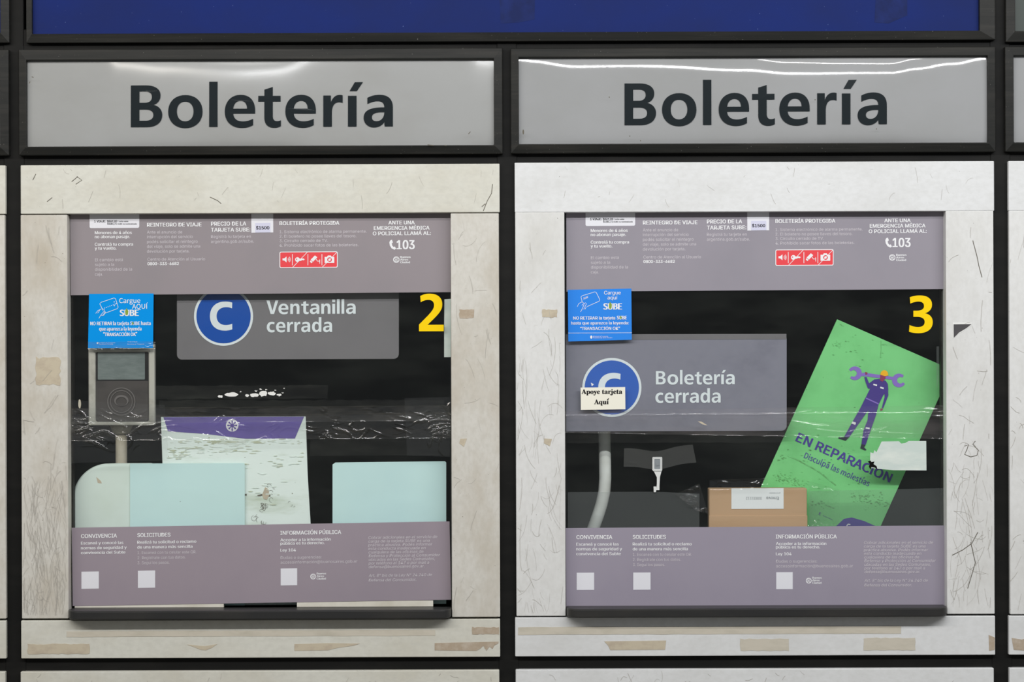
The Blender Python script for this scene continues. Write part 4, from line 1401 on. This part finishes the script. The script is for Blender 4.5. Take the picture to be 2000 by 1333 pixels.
mb = MB(); mb.poly([(1363, 823.5), (1370, 824), (1382, 831.5), (1372, 829.5)], NY - 0.0062, NY - 0.006)
tag(mb.build('paper_scrap', M['residue_tan']), 'tiny tan paper scrap caught under the wide tape', 'paper scrap')
mb = MB(); mb.poly([(1829, 677), (1834, 676.8), (1833.5, 745), (1829.5, 758)], 0.0312, 0.0315)
tag(mb.build('film_strip', M['film']), 'very narrow grey film strip beside the top corner of the green placard', 'film')
mb = MB(); mb.poly([(1154, 748), (1160, 751), (1156, 755)], SY - 0.0001, NY)
tag(mb.build('sticker_remnant', M['paper_white']), 'tiny white scrap above the cream paper label', 'sticker remnant')

# bent pole
mb = MB()
key = [(1180, 800), (1180.5, 850), (1181.5, 900), (1182, 935), (1180.5, 960), (1175, 985), (1167, 1010), (1158, 1035), (1146, 1068)]
path = [W(x, y, 0.11) for x, y in key]
path += [Vector((path[-1].x - 0.02, 0.11, CZ + 0.05)), Vector((path[-1].x - 0.032, 0.11, CZ))]
mb.tube(path, 0.0122, 20)
o = mb.build('bent_pole', M['pole_white'], smooth=True)
tag(o, 'grey-white bent pole rising behind the film, below the slate sign', 'pole')

# paper label on the pane
root = thing('paper_label', base_of(1177, 800, SY), 'cream paper label with black serif words over the blue roundel', 'label')
mb = MB(); mb.poly([(1134, 757.5), (1221, 756.5), (1221.5, 800), (1134.5, 801)], SY, NY - 0.0002); mb.build('label_sheet', M['cream_label'], root)
tx = MB()


def serif(s):
    r = ''
    for c in s:
        if 'A' <= c <= 'Z':
            r += chr(0x1D400 + ord(c) - 65)
        elif 'a' <= c <= 'z':
            r += chr(0x1D41A + ord(c) - 97)
        else:
            r += c
    return r


CAPM = cap_of('math')
put_text(tx, serif('Apoye tarjeta'), 1135.7, 770, 1215.4, 9.6, SY - 0.0004, -S, 0.25, 'math')
put_text(tx, serif('Aqui'), 1160.3, 790, 1188.7, 9.6, SY - 0.0004, -S, 0.25, 'math')
tx.poly([(1185.8, 781.5), (1188.2, 778.2), (1189.8, 778.6), (1187.2, 782)], SY - 0.0004)
tx.build('lettering', M['black_print'], root)

# metal clasp hung on tape
root = thing('metal_clasp', base_of(1284, 965, 0.022), 'small bright metal clasp hanging below the short tape', 'clasp')
CY = GLASS_Y - 0.004
mb = MB()
mb.loops([rrect(1275, 894, 1292.5, 920, 2.5), rrect(1278, 897, 1289.5, 917, 1.5)], CY - 0.001, CY + 0.002)
for k in range(9):
    for xx in (1275, 1292.5):
        mb.poly(circ(xx, 895.5 + k * 2.8, 1.2, 8), CY - 0.0014, CY + 0.001)
for k in range(6):
    for yy in (894, 920):
        mb.poly(circ(1276.5 + k * 3, yy, 1.2, 8), CY - 0.0014, CY + 0.001)
mb.build('buckle_rim', M['chrome'], root)
mb = MB(); mb.poly(rrect(1278, 897, 1289.5, 917, 1.5), CY, CY + 0.002)
mb.poly([(1281, 904), (1287, 902), (1288, 909), (1282, 911)], CY - 0.001, CY)
mb.build('buckle_plate', M['faint_print'], root)
mb = MB(); mb.poly([(1277, 921), (1292, 921), (1289, 932), (1288, 950), (1288, 958), (1282, 958), (1283, 945), (1283, 933)], CY, CY + 0.002)
mb.poly([(1276.5, 951), (1282, 951), (1282.2, 956), (1281, 962), (1277, 962)], CY, CY + 0.002)
mb.build('strap', M['clasp_face'], root)

# cardboard box
X = 0.0345
root = thing('cardboard_box', base_of(1481, 1100, X + 0.015), 'brown cardboard box with upside-down white label, behind the pane', 'box')
r = RECT(1385, 955, 1577, 1180, X)
mb = MB(); mb.box(r[0], r[1], X, X + 0.030, CZ, r[3])
mb.build('carton', M['cardboard'], root, 0.002)
rz = W(1480, 1007.5, X).z
mb = MB(); mb.box(r[0] - 0.0005, r[1] + 0.0005, X - 0.002, X, CZ + 0.001, rz)
mb.build('front_flap', M['cardboard'], root, 0.001)
mb = MB(); mb.poly([(1428.5, 954.5), (1530.5, 954.2), (1530.5, 994.5), (1428.5, 994.8)], X - 0.0008, X)
lo = mb.build('paper_label', M['box_label'], root)
mb = MB()
put_text(mb, 'Emova', 1497, 977, 1521, 6, X - 0.0011, -S, 0.1, flip=True)
put_text(mb, '30831112', 1457, 976.5, 1488, 5, X - 0.0011, -S, 0.0, flip=True)
put_text(mb, 'proveedor', 1502, 965, 1524, 2.4, X - 0.0011, -S, 0.0, flip=True)
mb.build('lettering', M['faint_print'], lo)


# green placard: worker carrying a spanner
def Q(u, v):
    return (1460 + u / 2.8977, 600 + v / 2.8977)


GY = 0.070
root = thing('green_placard', base_of(1600, 1130, GY), 'tilted grimy green repair placard with a worker carrying a spanner', 'placard')
d = Vector((-148, 326)).normalized()
tl, tr = Vector((1635, 624)), Vector((1859, 722.5))
Lg = 520
mb = MB(); mb.poly([tuple(tl), tuple(tr), tuple(tr + d * Lg), tuple(tl + d * Lg)], GY, GY + 0.004)
mb.build('placard_sheet', M['green'], root, 0.0008)
PY = GY - 0.0006
mb = MB()
sh = [(655, 371), (790, 390), (845, 400), (842, 414), (800, 410), (660, 392), (625, 390)]
mb.poly([Q(*p) for p in sh], PY)


def jaw(cx, cy, ang, r=39):
    pts = []
    for k in range(25):
        a = math.radians(ang + 38 + (284) * k / 24)
        pts.append((cx + r * math.cos(a), cy - r * math.sin(a)))
    ca, sa = math.cos(math.radians(ang)), -math.sin(math.radians(ang))
    for k in range(9):
        a = math.radians(ang - 45 - 270 * k / 8)
        pts.append((cx + ca * 8 + 19 * math.cos(a), cy + sa * 8 - 19 * math.sin(a)))
    return pts


mb.poly([Q(*p) for p in jaw(608, 375, 187)], PY)
mb.poly([Q(*p) for p in jaw(857, 416, 8)], PY)
spo = mb.build('spanner_print', M['purple_light'], root)
mb = MB()
y = PY - 0.0003
mb.poly([Q(*p) for p in ((702, 424), (718, 410), (745, 408), (782, 418), (794, 436), (797, 470), (768, 500), (742, 552), (668, 515), (676, 498), (694, 462))], y)
mb.poly([Q(*p) for p in ((661, 397), (674, 397), (688, 432), (718, 410), (728, 418), (690, 464), (681, 460), (668, 425))], y - 0.0001)
mb.poly([Q(*p) for p in ((776, 424), (794, 438), (797, 500), (768, 574), (760, 571), (776, 510))], y - 0.0001)
mb.poly([Q(*p) for p in ((668, 513), (742, 550), (736, 580), (684, 584), (575, 738), (547, 735), (600, 640), (640, 570))], y - 0.0002)
mb.poly([Q(*p) for p in ((686, 560), (740, 552), (728, 610), (700, 690), (668, 782), (645, 776), (656, 700), (680, 640))], y - 0.0003)
mb.build('overalls_print', M['purple_dark'], root)
mb = MB()
mb.poly([Q(*p) for p in ((552, 735), (575, 738), (556, 757), (540, 752), (513, 744), (516, 738), (545, 738))], y - 0.0004)
mb.build('boot_print', M['boot'], root)
mb = MB()
mb.poly([Q(*p) for p in ((645, 776), (668, 782), (660, 795), (673, 808), (668, 813), (638, 800))], y - 0.0004)
mb.build('boot_print', M['boot'], root)
mb = MB()
mb.poly([Q(*p) for p in ((752, 384), (782, 388), (780, 406), (764, 424), (750, 416))], y - 0.0005)
mb.build('face_print', M['skin_print'], root)
mb = MB()
mb.poly([Q(*p) for p in ((665, 368), (678, 370), (679, 380), (668, 384))], y - 0.0005)
mb.build('hand_print', M['skin_print'], root)
mb = MB()
mb.poly([Q(*p) for p in ((752, 574), (766, 576), (764, 584), (752, 590))], y - 0.0005)
mb.build('hand_print', M['skin_print'], root)
mb = MB(); mb.poly([Q(*p) for p in [(752, 384)] + circ(774, 382, 22, 12, 24, 165, 0) + [(797, 388), (778, 392)]], y - 0.0006)
mb.build('helmet_print', M['helmet_print'], root)
for nm, q in zip(('pocket_print', 'pocket_print', 'knee_band_print', 'knee_band_print'), (((713, 434), (734, 440), (732, 448), (711, 442)), ((752, 451), (772, 457), (770, 465), (750, 460)),
          ((594, 648), (614, 655), (610, 668), (588, 660)), ((670, 680), (692, 684), (690, 692), (668, 688)))):
    mb = MB()
    mb.poly([Q(*p) for p in q], y - 0.0006)
    mb.build(nm, M['white_print'], root)
mb = MB(); mb.stroke([Q(670, 516), Q(742, 549)], 2.4, y - 0.0006); mb.build('belt_print', M['purple_light'], root)
mb = MB()
sl = 98.5 / 224


def along(x0, y0):
    """map a straight text line onto the tilted placard"""
    c, s = math.cos(math.atan(sl)), math.sin(math.atan(sl))
    return lambda px, py: (x0 + (px - x0) * c - (py - y0) * s, y0 + (px - x0) * s + (py - y0) * c)


sl = 0.445
x0, y0 = Q(270, 757)
x1, y1 = Q(803, 997)
put_text(mb, 'EN REPARACIÓN', x0, y0, x0 + math.hypot(x1 - x0, y1 - y0), 17.5, PY, 0.0, 0.7, 'cjk', fmap=along(x0, y0), boldy=0.25)
sl = 0.445
x0, y0 = Q(317, 853)
x1, y1 = Q(683, 1018)
put_text(mb, 'Disculpá las molestías', x0, y0, x0 + math.hypot(x1 - x0, y1 - y0), 11.2, PY, 0.0, 0.1, 'cjk', fmap=along(x0, y0))
x0, y0 = Q(402, 1175)
put_text(mb, 'E', x0, y0, x0 + 4, 5, PY, 0, 0.3, 'cjk', fmap=along(x0, y0))
x0, y0 = Q(425, 1183)
put_text(mb, 'Subterráneos', x0, y0, x0 + 21, 2.2, PY, 0, 0.0, 'cjk', fmap=along(x0, y0))
mb.build('lettering', M['purple'], root)
mb = MB(); cx, cy = Q(610, 1265)
mb.poly([Q(*p) for p in ((480, 1262), (545, 1200), (590, 1192), (660, 1212), (745, 1250), (720, 1330), (480, 1330))], PY)
em = mb.build('emblem_print', M['purple'], root)
mb = MB(); mb.stroke([Q(582, 1232), Q(570, 1230), Q(563, 1237), Q(562, 1252)], 2.0, PY - 0.0004); mb.build('emblem_mark', M['white_print'], em)
mb = MB()


def blots(mb, clusters, y, ang, fm, lo=1.5, hi=7.0):
    ca, sa = math.cos(ang), math.sin(ang)
    for (cx, cy, rx, ry, n) in clusters:
        for _ in range(n):
            u, v = rnd.gauss(0, 0.45) * rx, rnd.gauss(0, 0.45) * ry
            x, yy = cx + u * ca - v * sa, cy + u * sa + v * ca
            a, b = rnd.uniform(lo, hi), rnd.uniform(lo, hi) * 0.35
            m = 9
            pts = []
            for k in range(m):
                t = 2 * math.pi * k / m
                r = rnd.uniform(0.6, 1.25)
                p, q = a * math.cos(t) * r, b * math.sin(t) * r
                pts.append(fm(x + p * ca - q * sa, yy + p * sa + q * ca))
            wx = (Vector(fm(x, yy)) - tl).dot((tr - tl).normalized())
            if 5 < wx < (tr - tl).length - 5 and (Vector(fm(x, yy)) - tl).dot(d) > 5:
                mb.poly(pts, y)


blots(mb, [(550, 95, 40, 22, 26), (515, 215, 30, 16, 30), (790, 205, 50, 16, 26), (230, 980, 150, 34, 110), (170, 850, 60, 26, 20), (690, 1090, 140, 40, 110),
           (430, 1120, 60, 26, 24), (600, 250, 220, 150, 30), (400, 900, 260, 220, 40)], GY - 0.0003, 0.25, Q, 1.2, 8)
o = mb.build('grime', M['green_stain'], root); o['kind'] = 'stuff'
mb = MB(); mb.stroke([Q(228, 842), Q(290, 870), Q(400, 930), Q(500, 1010)], 2.2, GY - 0.0005)
mb.stroke([Q(228, 836), Q(238, 848)], 3, GY - 0.0005)
mb.stroke([Q(755, 190), Q(756, 240), Q(752, 285)], 0.9, GY - 0.0005)
o = mb.build('scratch_marks', M['green_stain'], root); o['kind'] = 'stuff'

# torn sticker over the placard
root = thing('torn_sticker', base_of(1755, 920, GLASS_Y), 'torn bleached sticker covering the end of the green placard lettering', 'sticker')
mb = MB()
mb.poly([(1722, 863), (1756, 862.5), (1760, 867), (1768, 866), (1775, 862), (1809, 862), (1809.5, 919.5), (1745, 919), (1712, 916), (1699, 914), (1700, 884), (1706, 886), (1708, 880), (1712, 884)], NY - 0.0002, GLASS_Y - 0.0002)
mb.build('sticker_sheet', M['torn_paper'], root)
mb = MB()
mb.poly([(1695, 902), (1700, 900), (1702, 903), (1708, 902), (1706, 907), (1712, 911), (1714, 918), (1709, 914), (1702, 913), (1700, 918), (1697, 912), (1699, 907)], NY - 0.0006)
mb.build('burn_mark', M['burn'], root)

# ------------------------------------------------------------------ tape residue and decals on the metal frames
RY = -0.0006
res = [
    ('residue_tan', ragged(70, 699, 117, 752, 2.5, 6), 'large tan square of tape residue on the panel beside the card reader'),
    ('residue_brown', ragged(897, 605, 925, 622, 1.2, 4), 'small tan tape residue on the panel beside the yellow numeral two'),
    ('residue_tan', [(899, 858), (912, 857), (906, 873), (897, 866)], 'tiny torn tan patch on the panel right of the crinkled tape'),
    ('residue_tan', ragged(54, 1259, 175, 1278, 1.2, 6), 'tan strip at the lower left end of the sill panel below the card reader'),
    ('residue_tan', [(575, 1259), (640, 1257), (703, 1258), (690, 1262), (660, 1266), (640, 1271), (575, 1272)], 'tapering tan strip mid-way along the sill panel below the card reader'),
    ('residue_brown', [(849, 1257), (974, 1254), (973, 1258), (966, 1261), (962, 1268), (956, 1264), (950, 1272), (944, 1262), (938, 1268), (930, 1272), (849, 1271)], 'torn brown strip at the lower right end of the sill panel below the card reader'),
    ('residue_brown', ragged(922, 1226, 975, 1240, 1.0, 5), 'short brown strip at the upper right end of the sill panel below the card reader'),
    ('residue_pale', ragged(130, 1234, 850, 1245, 0.5, 30), 'long pale tape line under the shelf below the card reader'),
    ('residue_tan', [(366, 1260), (400, 1263), (424, 1259), (414, 1266), (402, 1271), (392, 1270), (380, 1265)], 'small dark-centred tan scrap on the sill panel below the card reader'),
    ('residue_tan', ragged(1059, 605, 1088, 620, 1.0, 4), 'small tan patch on the panel left of the mid-blue sticker'),
    ('residue_tan', [(1063, 857), (1078, 858), (1074, 872), (1062, 866)], 'tiny torn tan patch on the panel left of the wide tape'),
    ('residue_tan', [(1180, 1253.5), (1301, 1252), (1299, 1270), (1192, 1270.5), (1188, 1262)], 'tan strip with slanted end on the sill panel below the green placard'),
    ('residue_pale', ragged(1446, 1249, 1541, 1272, 1.0, 8), 'pale tan rectangle mid-way along the sill panel below the green placard'),
    ('residue_pale', ragged(1687, 1247, 1788, 1271, 1.0, 8), 'pale tan rectangle toward the right of the sill panel below the green placard'),
    ('residue_brown', [(1931, 1241), (1943, 1246), (1943, 1270), (1932, 1272)], 'torn brown corner scrap at the right end of the sill panel below the green placard'),
    ('residue_pale', ragged(1012, 1226, 1760, 1241, 0.5, 30), 'long pale tape line under the shelf below the green placard'),
    ('residue_brown', [(1976, 1247), (1996, 1250), (2010, 1246), (2010, 1272), (1980, 1270)], 'torn brown scrap on the sill panel at the right picture edge'),
]
for mm, pts, lab in res:
    mb = MB(); mb.poly(pts, RY, -0.0001)
    tag(mb.build('tape_residue', M[mm]), lab, 'tape residue', 'tape residue on the window frames')
root = thing('triangle_decal', base_of(1878, 660, 0), 'dark grey triangular remnant of a white-edged decal beside the yellow numeral three', 'decal')
mb = MB(); mb.poly([(1860.5, 631), (1898, 631), (1897, 636), (1880, 648), (1866, 655), (1861, 662)], RY, -0.0001); mb.build('white_border', M['paper_white'], root)
mb = MB(); mb.poly([(1862.5, 634), (1897.5, 633.5), (1888, 641), (1873, 650), (1862.8, 660)], RY - 0.0004); mb.build('grey_print', M['triangle_grey'], root)

for o in list(bpy.data.objects):
    if '_org' in o:
        del o['_org']
